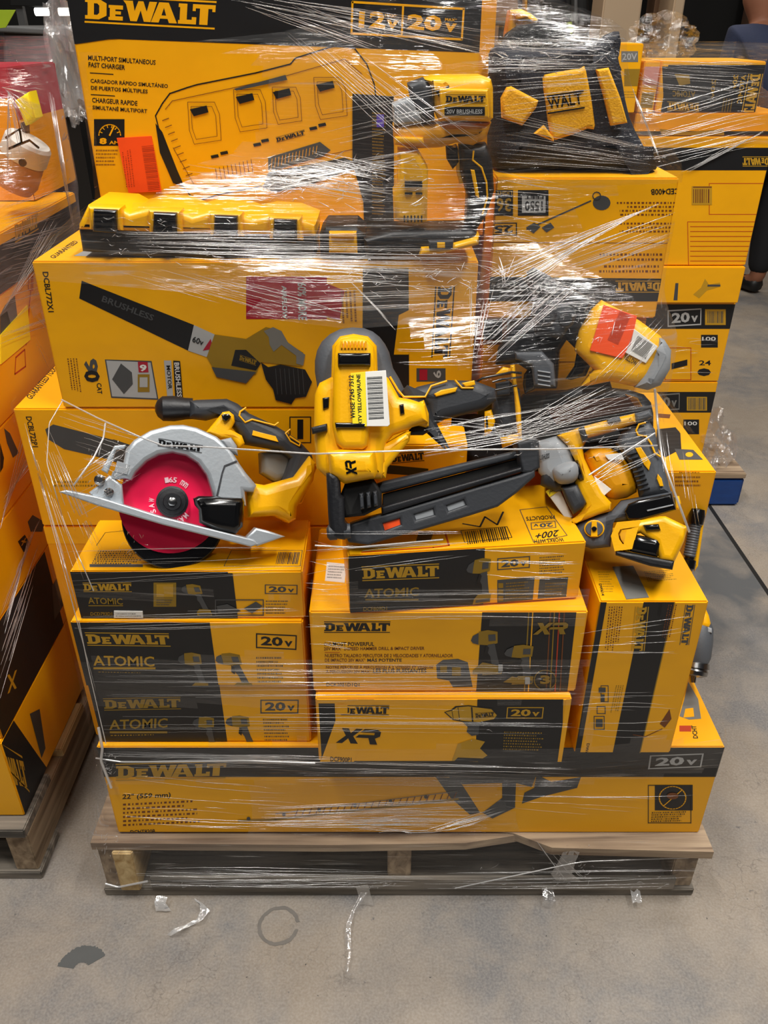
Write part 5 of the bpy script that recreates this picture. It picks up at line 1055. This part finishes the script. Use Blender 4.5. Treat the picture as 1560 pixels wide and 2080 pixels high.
# ------------------------------------------------------------------ stretch wrap: a taut sheet around everything on the pallet
def film_mat(name, haze=.08, dens=.5, sc=(3, 3, 60), tint=(1, 1, 1, 1), seed=0, bump=1.0, gl=.10):
    """clear film: mostly see-through, thin glossy skin, whitish where it is creased"""
    m = bpy.data.materials.new(name); m.use_nodes = True; nt = m.node_tree; N = nt.nodes; L = nt.links
    N.remove(N['Principled BSDF']); out = N['Material Output']
    tc = N.new('ShaderNodeTexCoord')
    def streak(scale, rot, s2, det=3):
        mp = N.new('ShaderNodeMapping'); mp.inputs['Scale'].default_value = scale; mp.inputs['Rotation'].default_value = rot; mp.inputs['Location'].default_value = (seed, seed, seed)
        n = N.new('ShaderNodeTexNoise'); n.inputs['Scale'].default_value = s2; n.inputs['Detail'].default_value = det; n.inputs['Distortion'].default_value = .3
        L.new(tc.outputs['Object'], mp.inputs['Vector']); L.new(mp.outputs[0], n.inputs['Vector']); return n.outputs['Fac']
    a = streak(sc, (0, .1, 0), 5); b = streak(sc, (0, -.45, 0), 4.2)
    big = streak((1, 1, 1.6), (0, 0, 0), 3.2, 2)
    def rmp(f, p0, p1):
        r = N.new('ShaderNodeMapRange'); r.inputs[1].default_value = p0; r.inputs[2].default_value = p1; r.clamp = True; L.new(f, r.inputs[0]); return r.outputs[0]
    def mth(op, x, y):
        q = N.new('ShaderNodeMath'); q.operation = op
        for i, v in enumerate((x, y)):
            if isinstance(v, (int, float)): q.inputs[i].default_value = v
            else: L.new(v, q.inputs[i])
        return q.outputs[0]
    sel = rmp(big, .46, .62)
    mixn = N.new('ShaderNodeMix'); L.new(rmp(big, .45, .55), mixn.inputs[0]); L.new(a, mixn.inputs[2]); L.new(b, mixn.inputs[3]); st = mixn.outputs[0]
    bp = N.new('ShaderNodeBump'); bp.inputs['Strength'].default_value = bump; bp.inputs['Distance'].default_value = .004; L.new(st, bp.inputs['Height'])
    gloss = N.new('ShaderNodeBsdfGlossy'); gloss.inputs['Roughness'].default_value = .12; L.new(bp.outputs[0], gloss.inputs['Normal']); gloss.inputs['Color'].default_value = tint
    tr = N.new('ShaderNodeBsdfTransparent'); tr.inputs['Color'].default_value = (.985, .985, .985, 1)
    df = N.new('ShaderNodeBsdfDiffuse'); df.inputs['Color'].default_value = tuple(.85*c for c in tint[:3])+(1,)
    cre = mth('MULTIPLY', rmp(st, .60, .70), mth('ADD', .15, mth('MULTIPLY', sel, dens)))
    fac_g = mth('ADD', gl, mth('MULTIPLY', cre, .55)); fac_d = mth('ADD', haze*.3, mth('MULTIPLY', cre, .35))
    fac_d = mth('ADD', fac_d, mth('MULTIPLY', sel, haze))
    m1 = N.new('ShaderNodeMixShader'); L.new(fac_d, m1.inputs[0]); L.new(tr.outputs[0], m1.inputs[1]); L.new(df.outputs[0], m1.inputs[2])
    m2 = N.new('ShaderNodeMixShader'); L.new(fac_g, m2.inputs[0]); L.new(m1.outputs[0], m2.inputs[1]); L.new(gloss.outputs[0], m2.inputs[2])
    L.new(m2.outputs[0], out.inputs['Surface'])
    return m
def crease_mat(name, tr_=.45, tint=(1, 1, 1)):
    m = bpy.data.materials.new(name); m.use_nodes = True; nt = m.node_tree; N = nt.nodes; L = nt.links
    N.remove(N['Principled BSDF']); out = N['Material Output']
    g = N.new('ShaderNodeBsdfGlossy'); g.inputs['Roughness'].default_value = .22; d = N.new('ShaderNodeBsdfDiffuse'); d.inputs['Color'].default_value = (.9*tint[0], .9*tint[1], .9*tint[2], 1); t = N.new('ShaderNodeBsdfTransparent')
    a = N.new('ShaderNodeMixShader'); a.inputs[0].default_value = .38; L.new(g.outputs[0], a.inputs[1]); L.new(d.outputs[0], a.inputs[2])
    b = N.new('ShaderNodeMixShader'); b.inputs[0].default_value = tr_; L.new(a.outputs[0], b.inputs[1]); L.new(t.outputs[0], b.inputs[2]); L.new(b.outputs[0], out.inputs['Surface'])
    return m
def hull(pts):
    pts = sorted(set(pts))
    if len(pts) < 3: return pts
    def half(ps):
        h = []
        for p in ps:
            while len(h) > 1 and (h[-1][0]-h[-2][0])*(p[1]-h[-2][1])-(h[-1][1]-h[-2][1])*(p[0]-h[-2][0]) <= 0: h.pop()
            h.append(p)
        return h
    a = half(pts); b = half(pts[::-1]); return a[:-1]+b[:-1]
def topx(p):
    d = p.y*cP-(p.z-CH)*sP; return (780+FPX*p.x/d, 1040-FPX*(p.y*sP+(p.z-CH)*cP)/d)
def inside(x, y, poly):
    r = False
    for i in range(len(poly)):
        (x0, y0), (x1, y1) = poly[i], poly[i-1]
        if (y0 > y) != (y1 > y) and x < (x1-x0)*(y-y0)/(y1-y0)+x0: r = not r
    return r
def wrap(name, label, pts, zs, win, mt, pad=.004, N=220, c=None, seed=0, gaps=(), yf=1.25):
    # rings of the convex outline of the load at each height, joined to a sheet; gaps = where the winding leaves the load uncovered
    if c is None: c = (sum(p.x for p in pts)/len(pts), sum(p.y for p in pts)/len(pts))
    rings = []
    for z in zs:
        sel = [(p.x, p.y) for p in pts if abs(p.z-z) < win]
        if len(sel) < 3: rings.append(rings[-1] if rings else None); continue
        h = hull(sel); r = []
        for k in range(N):
            a = 2*math.pi*k/N; d = (math.cos(a), math.sin(a)); best = 0
            for i in range(len(h)):
                p, q = h[i], h[(i+1) % len(h)]
                ex, ey = q[0]-p[0], q[1]-p[1]; den = d[0]*ey-d[1]*ex
                if abs(den) < 1e-9: continue
                t = ((p[0]-c[0])*ey-(p[1]-c[1])*ex)/den; s = ((p[0]-c[0])*d[1]-(p[1]-c[1])*d[0])/den
                if t > 0 and -.001 <= s <= 1.001: best = max(best, t)
            r.append(best)
        rings.append(r)
    rings = [r for r in rings if r]
    for it in range(2):
        rings = [[(rings[max(i-1, 0)][k]+2*rings[i][k]+rings[min(i+1, len(rings)-1)][k])/4 for k in range(N)] for i in range(len(rings))]
    V = []; F = []
    for i, r in enumerate(rings):
        z = zs[i]
        for k in range(N):
            a = 2*math.pi*k/N; wob = noise.noise(Vector((math.cos(a)*3+seed, math.sin(a)*3, z*9)))*.0018
            rr = max(r[k], .02)+pad+abs(wob)
            V.append((c[0]+math.cos(a)*rr, c[1]+math.sin(a)*rr, z))
    for i in range(len(rings)-1):
        for k in range(N):
            k2 = (k+1) % N; F.append((i*N+k, i*N+k2, (i+1)*N+k2, (i+1)*N+k))
    kept = []
    for f in F:
        m_ = sum((Vector(V[i]) for i in f), Vector())/4
        if m_.y < yf:
            x, y = topx(m_); e = noise.noise(m_*14)*26
            if any(inside(x+e, y+e*.6, g) for g in gaps): continue
        kept.append(f)
    me = bpy.data.meshes.new(name); me.from_pydata(V, [], kept)
    for p in me.polygons: p.use_smooth = True
    o = link(name, me, [mt]); tag(o, label, 'plastic wrap')
    return o, V, F
def world_pts(test):
    bpy.context.view_layer.update(); out = []
    for o in bpy.data.objects:
        if o.type != 'MESH' or o.get('kind') == 'structure': continue
        if not test(o): continue
        mw = o.matrix_world; st = max(1, len(o.data.vertices)//400)
        if o.name.split('.')[0].endswith('_box') or o.name.startswith('shipping'):
            vs = [mw @ Vector(c) for c in o.bound_box]
            zs = [v.z for v in vs]; z0, z1 = min(zs), max(zs); n = max(2, int((z1-z0)/.02))
            low = sorted(vs, key=lambda v: v.z)[:4]
            for k in range(n+1):
                for v in low: out.append(Vector((v.x, v.y, z0+(z1-z0)*k/n)))
        else:
            out += [mw @ v.co for v in list(o.data.vertices)[::st]]
    return out
def root_of(o):
    while o.parent: o = o.parent
    return o
def on_main(o):
    r = root_of(o); 
    if r.name.startswith(('wooden_pallet', 'floor', 'blue')): return False
    b = r.location; return -.56 < b.x < .56 and .8 < b.y < 1.62 and b.z > .1
FM = film_mat('stretch_film', haze=.018, dens=.22, sc=(2.2, 2.2, 45), bump=1.0, gl=.045)
zs = [.03+.0125*i for i in range(int((1.36-.03)/.0125)+1)]
mp_ = world_pts(on_main)
# the pallet's own top edge carries the lower film
for z in (.02, .05, .08, .11, .145):
    for x, y in ((-.485, .866), (.537, .862), (-.485, 1.6), (.537, 1.6)): mp_.append(Vector((x, y, z)))
GAPS = [[(60, 640), (500, 660), (640, 655), (800, 655), (960, 760), (1100, 930), (1200, 900), (1330, 850), (1470, 900), (1470, 1500), (1200, 1510), (1190, 1190), (640, 1190), (630, 1215), (140, 1190), (20, 1000), (20, 800)],
 [(70, 560), (480, 600), (560, 660), (640, 850), (60, 840)], [(120, 1215), (640, 1215), (640, 1335), (140, 1335)], [(640, 1265), (1190, 1265), (1190, 1340), (640, 1340)],
 [(640, 1430), (1180, 1430), (1180, 1520), (640, 1520)], [(170, 1430), (640, 1430), (640, 1510), (180, 1510)], [(1020, 1605), (1460, 1570), (1440, 1695), (1060, 1690)],
 [(130, -30), (420, -30), (560, 190), (520, 290), (240, 425), (140, 430)], [(1180, 400), (1420, 350), (1400, 420), (1200, 500)], [(230, 1590), (520, 1590), (500, 1700), (230, 1700)]]
film, FV, FF = wrap('stretch_wrap', 'clear shiny stretch film wound tightly around the whole central pallet load', mp_, zs, .035, FM, c=(0, 1.2), N=320, gaps=GAPS)
tree = BVHTree.FromPolygons([Vector(v) for v in FV], FF)
def hit(x, y, off=.0015, tr=tree, fb=1.0):
    d = ray(x, y).normalized(); loc, n, i, dist = tr.ray_cast(CAM, d)
    if loc is None: return None
    return loc-d*off
CM = crease_mat('film_crease')
def creases(name, jobs, tr, parent, m, seed=5, keep=True):
    """taut folds in the film: thin tapering ridges lying on the sheet. job = (A, B, C, D, n, radius mm): from edge A-B to edge C-D"""
    rr = random.Random(seed); V = []; F = []
    for A, B, C_, D_, n, rad in jobs:
        for i in range(n):
            t = rr.random(); t2 = min(1, max(0, t+rr.gauss(0, .05)))
            p = (A[0]+(B[0]-A[0])*t, A[1]+(B[1]-A[1])*t); q = (C_[0]+(D_[0]-C_[0])*t2, C_[1]+(D_[1]-C_[1])*t2)
            s0 = rr.random()**2*.6; s1 = 1-rr.random()**2*.6
            if s1-s0 < .1: continue
            L_ = math.hypot(q[0]-p[0], q[1]-p[1])*(s1-s0); k = max(4, int(L_/14)); prev = None; bow = rr.gauss(0, 2.5)
            r0 = rad*.001*rr.uniform(.2, .75)
            pts = []
            for j in range(k+1):
                u = j/k; uu = s0+(s1-s0)*u
                h_ = hit(p[0]+(q[0]-p[0])*uu, p[1]+(q[1]-p[1])*uu+bow*math.sin(math.pi*u)+rr.gauss(0, .25), tr=tr)
                if h_ is None: pts.append(None); continue
                pts.append((h_, r0*math.sin(math.pi*min(.97, max(.03, u)))**.5))
            prev = None
            for j, e in enumerate(pts):
                if e is None: prev = None; continue
                if prev is not None and (e[0]-prev[0]).length > .06: prev = None
                b0 = len(V)
                nx = pts[j+1] if j+1 < len(pts) and pts[j+1] else (pts[j-1] if j and pts[j-1] else None)
                d = (nx[0]-e[0]).normalized() if nx and (nx[0]-e[0]).length > 1e-6 else Vector((1, 0, 0))
                n1 = (CAM-e[0]).normalized(); n2 = d.cross(n1).normalized()
                for a in (0, 72, 144, 216, 288):
                    ca, sa = math.cos(math.radians(a)), math.sin(math.radians(a)); V.append(e[0]+(n1*sa*.7+n2*ca)*e[1])
                if prev is not None:
                    for a in range(5): F.append((prev[1]+a, prev[1]+(a+1) % 5, b0+(a+1) % 5, b0+a))
                prev = (e[0], b0)
    me = bpy.data.meshes.new(name); me.from_pydata(V, [], F)
    for p in me.polygons: p.use_smooth = True
    o = link(name, me, [m], parent); o['kind'] = 'stuff'
    return o
J = [
 # upper band over charger carton and nailer
 ((440, 0), (560, -5), (1000, 120), (1000, 60), 30, .55), ((480, 10), (700, 10), (760, 110), (820, 60), 20, .6),
 ((560, 60), (740, 110), (850, 330), (1000, 300), 30, .5), ((600, 200), (690, 330), (980, 140), (1000, 250), 12, .5),
 ((470, 360), (640, 300), (800, 420), (800, 340), 34, .7), ((540, 390), (620, 340), (840, 330), (860, 300), 26, .8),
 ((360, 330), (400, 400), (760, 400), (780, 360), 16, .5),
 ((230, 470), (300, 520), (760, 470), (760, 540), 40, .55), ((460, 500), (460, 545), (960, 500), (990, 560), 40, .6),
 ((980, 70), (960, 140), (1260, 80), (1230, 140), 36, .6), ((1000, 140), (1000, 240), (1260, 130), (1280, 200), 18, .5),
 ((1000, 220), (1010, 330), (1320, 300), (1340, 350), 30, .5), ((1000, 340), (1000, 470), (1200, 360), (1100, 500), 20, .5),
 ((1270, 120), (1280, 170), (1300, 240), (1350, 345), 14, .6), ((960, 300), (980, 480), (700, 300), (720, 480), 14, .5),
 # diagonal bands over the edger cartons
 ((1000, 640), (960, 560), (1220, 470), (1370, 400), 34, .7), ((960, 700), (1000, 740), (1120, 540), (1230, 540), 26, .6),
 ((1120, 520), (1160, 560), (1370, 430), (1390, 480), 22, .7), ((1200, 760), (1270, 780), (1340, 620), (1360, 680), 14, .7),
 ((955, 700), (965, 740), (950, 570), (1010, 570), 10, 1.3), ((1060, 560), (1000, 600), (920, 530), (1100, 510), 16, .6),
 # across the blower carton
 ((200, 545), (400, 545), (520, 640), (760, 640), 16, .5), ((560, 560), (620, 640), (900, 560), (960, 620), 24, .55), ((700, 560), (760, 620), (790, 650), (810, 680), 8, .7),
 ((800, 620), (800, 740), (980, 600), (980, 740), 16, .4), ((400, 500), (600, 560), (900, 520), (940, 600), 18, .6),
 # left corner webs
 ((110, 830), (210, 1000), (330, 900), (230, 1010), 20, .6), ((150, 960), (140, 1060), (250, 900), (300, 980), 14, .5), ((100, 870), (70, 930), (210, 1110), (160, 1200), 16, .7),
 ((50, 860), (60, 900), (160, 1230), (215, 1500), 9, .8),
 # middle
 ((860, 870), (860, 930), (1310, 790), (1330, 850), 32, .5), ((1020, 880), (1000, 920), (1200, 770), (1300, 800), 18, .55), ((880, 830), (880, 880), (1080, 860), (1120, 900), 12, .5),
 ((640, 1080), (640, 1180), (960, 1080), (960, 1130), 12, .5), ((130, 1120), (140, 1190), (620, 1110), (620, 1160), 10, .45),
 ((1190, 870), (1190, 1000), (1340, 860), (1350, 920), 12, .5), ((1210, 960), (1190, 990), (1330, 880), (1310, 910), 8, .8),
 ((1320, 840), (1400, 930), (1340, 960), (1430, 1130), 10, .6),
 # over the front cartons: mostly level bands
 ((150, 1240), (150, 1290), (640, 1230), (640, 1270), 14, .5), ((170, 1340), (200, 1420), (1180, 1350), (1180, 1410), 22, .5), ((200, 1430), (210, 1500), (1170, 1440), (1170, 1500), 16, .45),
 ((640, 1200), (640, 1260), (1180, 1190), (1180, 1260), 14, .45), ((620, 1090), (620, 1320), (720, 1090), (720, 1320), 16, .45), ((960, 1110), (990, 1180), (1180, 1120), (1180, 1180), 18, .5),
 ((1180, 1280), (1170, 1330), (1420, 1230), (1400, 1340), 8, .5), ((1170, 1400), (1170, 1500), (1380, 1400), (1370, 1500), 9, .5),
 # hedge trimmer carton
 ((205, 1525), (210, 1560), (700, 1535), (700, 1560), 30, .6), ((600, 1545), (600, 1600), (1180, 1560), (1180, 1600), 26, .5), ((250, 1560), (250, 1680), (640, 1600), (640, 1690), 16, .45),
 ((520, 1640), (540, 1680), (1000, 1620), (1000, 1680), 40, .7), ((850, 1690), (900, 1690), (1010, 1640), (1040, 1650), 14, .9), ((700, 1660), (700, 1690), (900, 1650), (900, 1700), 20, .8),
 ((205, 1540), (215, 1590), (222, 1540), (232, 1600), 10, .7), ((1010, 1580), (1000, 1640), (1440, 1540), (1400, 1680), 10, .4),
 # pallet
 ((250, 1760), (250, 1820), (900, 1770), (900, 1830), 24, .7), ((820, 1770), (820, 1830), (1420, 1760), (1400, 1820), 20, .6), ((300, 1790), (300, 1815), (850, 1780), (850, 1810), 10, .9),
 ((1080, 1700), (1120, 1720), (1150, 1800), (1200, 1790), 6, .9),
]
creases('film_creases', J, tree, film, CM)
# small crinkles (short glints) in crushed areas
def crinkles(boxes, tr, parent, m, seed=9):
    rr = random.Random(seed); jobs = []
    for x0, y0, x1, y1, n, ln, ang, rad in boxes:
        for i in range(n):
            x = rr.uniform(x0, x1); y = rr.uniform(y0, y1); a = math.radians(ang+rr.gauss(0, 28)); l = ln*rr.uniform(.4, 1.4)
            jobs.append(((x, y), (x, y), (x+l*math.cos(a), y-l*math.sin(a)), (x+l*math.cos(a), y-l*math.sin(a)), 1, rad))
    return creases('film_crinkles', jobs, tr, parent, m, seed)
crinkles([(960, 70, 1260, 150, 90, 26, -5, .7), (520, 320, 860, 420, 120, 30, 10, .8), (200, 440, 560, 530, 100, 22, -10, .6), (560, 510, 980, 590, 90, 34, -4, .7),
  (200, 1535, 232, 1600, 40, 12, 70, .8), (1080, 600, 1240, 700, 30, 12, 50, .6), (880, 850, 1320, 930, 90, 18, 10, .5), (940, 560, 1060, 640, 40, 24, 40, .6),
  (1080, 1720, 1200, 1800, 26, 14, 30, .9), (960, 1760, 1400, 1830, 50, 16, 10, .8), (280, 1800, 460, 1845, 50, 14, 20, .8), (660, 1790, 800, 1840, 50, 16, 30, .8), (195, 1700, 260, 1830, 40, 14, 80, .8),
  (160, 900, 260, 1010, 40, 18, 60, .6), (240, 1085, 300, 1130, 16, 12, 60, .6), (880, 1430, 1000, 1560, 10, 14, 0, .4), (1160, 600, 1300, 780, 30, 22, 45, .6)], tree, film, CM)
# rolled edges of the film: rope-like strands
def strand(name, px, r, parent, m, tr=tree, off=.006):
    P_ = [hit(x, y, off, tr) for x, y in px]; P_ = [p for p in P_ if p is not None]
    cu = bpy.data.curves.new('c', 'CURVE'); cu.dimensions = '3D'; cu.bevel_depth = r; cu.bevel_resolution = 2; cu.use_fill_caps = True
    sp = cu.splines.new('NURBS'); sp.points.add(len(P_)-1); sp.order_u = 3; sp.use_endpoint_u = True
    for i, p in enumerate(P_): sp.points[i].co = (*p, 1)
    me = curve_mesh(cu); me.materials.clear(); smooth(me, 60)
    return link(name, me, [m], parent)
CR = crease_mat('film_rope', .3)
def seg(pts, n=10):
    o = []
    for i in range(len(pts)-1):
        for k in range(n): t = k/n; o.append((pts[i][0]+(pts[i+1][0]-pts[i][0])*t, pts[i][1]+(pts[i+1][1]-pts[i][1])*t))
    return o+[pts[-1]]
strand('film_strand', seg([(125, 812), (200, 850), (285, 888), (330, 905), (420, 908), (640, 922), (860, 914), (1130, 912), (1335, 905)]), .0011, film, CR)
strand('film_strand', seg([(214, 860), (210, 890), (190, 930), (150, 985)], 5), .0012, film, CR)
strand('film_strand', seg([(128, 812), (100, 860), (95, 940), (130, 1060), (190, 1200)], 6), .0007, film, CR)
strand('film_strand', seg([(1196, 965), (1250, 930), (1330, 880)], 5), .0012, film, CR)
strand('film_strand', seg([(640, 1108), (720, 1112), (900, 1096)], 5), .0010, film, CR)
strand('film_strand', seg([(1330, 790), (1336, 860), (1345, 930), (1370, 1000), (1400, 1080)], 5), .0016, film, CR)
strand('film_strand', seg([(860, 1818), (1180, 1750), (1400, 1742)], 5), .0010, film, CR)
strand('film_strand', seg([(192, 1750), (196, 1790), (240, 1802), (300, 1790)], 5), .0018, film, CR)
strand('film_strand', seg([(195, 1540), (250, 1548), (500, 1545), (640, 1550)], 4), .0012, film, CR)
strand('film_strand', seg([(200, 1478), (208, 1520), (205, 1545), (226, 1600)], 4), .0022, film, CR)
strand('film_strand', seg([(160, 1260), (180, 1360), (215, 1510)], 5), .0007, film, CR)
# loose tails of film hanging to the floor
def tail(name, px, wpx, seed, zf=None):
    rr = random.Random(seed); V = []; F = []
    for i, (x, y) in enumerate(px):
        c = atz(x, y, .004+(.012 if i % 2 else 0)) if y > 1832 else hit(x, y, .008) or atz(x, y, .02)
        ww = wpx*rr.uniform(.4, 1.2)*.0008
        for s_ in (-1, -.3, .3, 1): V.append(c+Vector((s_*ww, rr.uniform(-.002, .002), .003*abs(rr.gauss(0, 1)))))
    for i in range(len(px)-1):
        for k in range(3): F.append((i*4+k, i*4+k+1, i*4+k+5, i*4+k+4))
    me = bpy.data.meshes.new(name); me.from_pydata(V, [], F); smooth(me, 180); return link(name, me, [FT], film)
FT = film_mat('film_tail', haze=.35, dens=.6, sc=(20, 20, 20), bump=1.0, gl=.2)
tail('film_tail', [(395, 1828), (408, 1838), (418, 1850), (405, 1868), (385, 1880), (362, 1892), (345, 1902)], 9, 1)
tail('film_tail', [(740, 1815), (728, 1835), (716, 1855), (708, 1880), (706, 1905), (710, 1940), (704, 1975), (710, 1985)], 6, 2)
tail('film_tail', [(330, 1822), (325, 1838), (332, 1852)], 20, 3); tail('film_tail', [(735, 1800), (742, 1825), (738, 1840)], 22, 4); tail('film_tail', [(1112, 1808), (1116, 1830), (1108, 1842)], 14, 5); tail('film_tail', [(1290, 1810), (1294, 1835)], 10, 6)
tail('film_tail', [(1160, 1730), (1150, 1755), (1140, 1775), (1155, 1790)], 26, 7)
# film around the neighbouring stacks
def on_left(o): r = root_of(o); return r.location.x < -.62 and r.location.z > .1 and r.location.y < 1.95 and not r.name.startswith(('wooden', 'floor', 'wall', 'storage'))
FL = film_mat('stretch_film_tinted', haze=.09, dens=.9, sc=(2, 2, 26), tint=(1, .9, .94, 1), seed=4, bump=1.0, gl=.13)
lf, LV, LF = wrap('stretch_wrap', 'hazy pinkish film over the left-hand stack of cartons and the red box', world_pts(on_left), [.12+.02*i for i in range(59)], .07, FL, c=(-.83, 1.4), seed=3, yf=2.5, gaps=[[(-400, 640), (150, 640), (300, 1200), (200, 1900), (-400, 1900)]])
ltree = BVHTree.FromPolygons([Vector(v) for v in LV], LF)
CL = crease_mat('film_crease_tinted', .5, (1, .93, .95))
creases('film_creases', [((0, 180), (20, 160), (100, 160), (0, 420), 40, .9), ((90, 160), (110, 200), (130, 380), (160, 520), 30, .9), ((0, 420), (0, 560), (130, 380), (150, 520), 40, .8), ((0, 560), (0, 700), (150, 520), (160, 640), 20, .8),
  ((0, 1080), (10, 1000), (50, 860), (120, 880), 30, .9), ((0, 1230), (10, 1290), (90, 1040), (60, 1080), 26, 1.2), ((0, 1330), (0, 1420), (80, 1100), (70, 1180), 16, 1.3), ((60, 560), (70, 700), (110, 560), (100, 780), 14, .8), ((0, 640), (30, 600), (110, 420), (130, 480), 24, .8)], ltree, lf, CL, seed=11)
def on_right(o): r = root_of(o); return .6 < r.location.x < 1.3 and r.location.z > .1 and 2.2 < r.location.y < 2.7 and not r.name.startswith(('blue', 'wall', 'trim'))
FR = film_mat('stretch_film_far', haze=.05, dens=.6, sc=(2, 2, 26), seed=8, bump=.9, gl=.08)
rf, RV, RF = wrap('stretch_wrap', 'clear film around the right-hand background stack on the blue pallet', world_pts(on_right), [.12+.02*i for i in range(58)], .05, FR, c=(.85, 2.45), seed=6, yf=2.4, gaps=[[(1200, 310), (1700, 290), (1700, 1200), (1200, 1200)]])
rtree = BVHTree.FromPolygons([Vector(v) for v in RV], RF)
creases('film_creases', [((1290, 230), (1290, 360), (1560, 150), (1560, 300), 34, 1.0), ((1320, 120), (1330, 180), (1540, 130), (1550, 200), 20, 1.0), ((1270, 130), (1300, 240), (1350, 160), (1350, 240), 26, 1.2), ((1380, 350), (1400, 350), (1550, 270), (1560, 260), 12, 1.5), ((1340, 620), (1360, 790), (1480, 620), (1450, 790), 8, .8)], rtree, rf, CM, seed=13)
# crumpled tuft of film standing on the right-hand stack, and the white bundle hanging at the left
def crumple(name, label, c, size, m, seed):
    bm = bmesh.new(); bmesh.ops.create_icosphere(bm, subdivisions=4, radius=1)
    for v in bm.verts:
        n = v.co.normalized(); k = 1+.55*noise.noise(n*2.2+Vector((seed, 0, 0)))+.25*abs(noise.noise(n*6+Vector((0, seed, 0))))
        v.co = Vector((n.x*size[0]*k, n.y*size[1]*k, max(n.z, -.5)*size[2]*k))+Vector(c)
    me = bpy.data.meshes.new(name); bm.to_mesh(me); bm.free(); smooth(me, 25)
    return tag(link(name, me, [m]), label, 'plastic wrap')
FC = film_mat('film_crumpled', haze=.03, dens=.5, sc=(30, 30, 30), bump=.8, gl=.07)
q = at(1340, 95, 2.35); crumple('film_tuft', 'crumpled tuft of clear film sticking up from the right-hand stack', (q.x, q.y, 1.262), (.075, .05, .055), FC, 3)
q = at(132, 150, 1.9); crumple('film_bundle', 'whitish bunch of film hanging between the left stack and the charger carton', (-.66, 1.93, 1.2), (.035, .05, .13), film_mat('film_white', haze=.2, dens=.5, sc=(20, 20, 20), bump=.8, gl=.1), 5)
q = at(1460, 935, 2.15); crumple('film_bundle', 'crinkled silvery film over the blue pallet corner', (1.03, 2.32, .16), (.06, .09, .09), film_mat('film_silver', haze=.15, dens=.8, sc=(20, 20, 20), bump=1, gl=.2), 8)

# ------------------------------------------------------------------ groups of repeated things
for key, g in (('power_tool_kit_box', 'matching two-drill kit cartons'), ('leaf_blower_box', 'leaf blower cartons stacked one on the other'), ('edger_box', 'edger cartons stacked one on the other'),
               ('long_tool_box', 'long tool cartons of the left stack'), ('battery_kit_box', 'battery kit cartons in the right background stack'), ('shipping_carton', 'shaded support cartons'),
               ('wooden_pallet', 'wooden pallets on the floor')):
    for o in bpy.data.objects:
        if o.parent is None and o.name.split('.')[0] == key: o['group'] = g
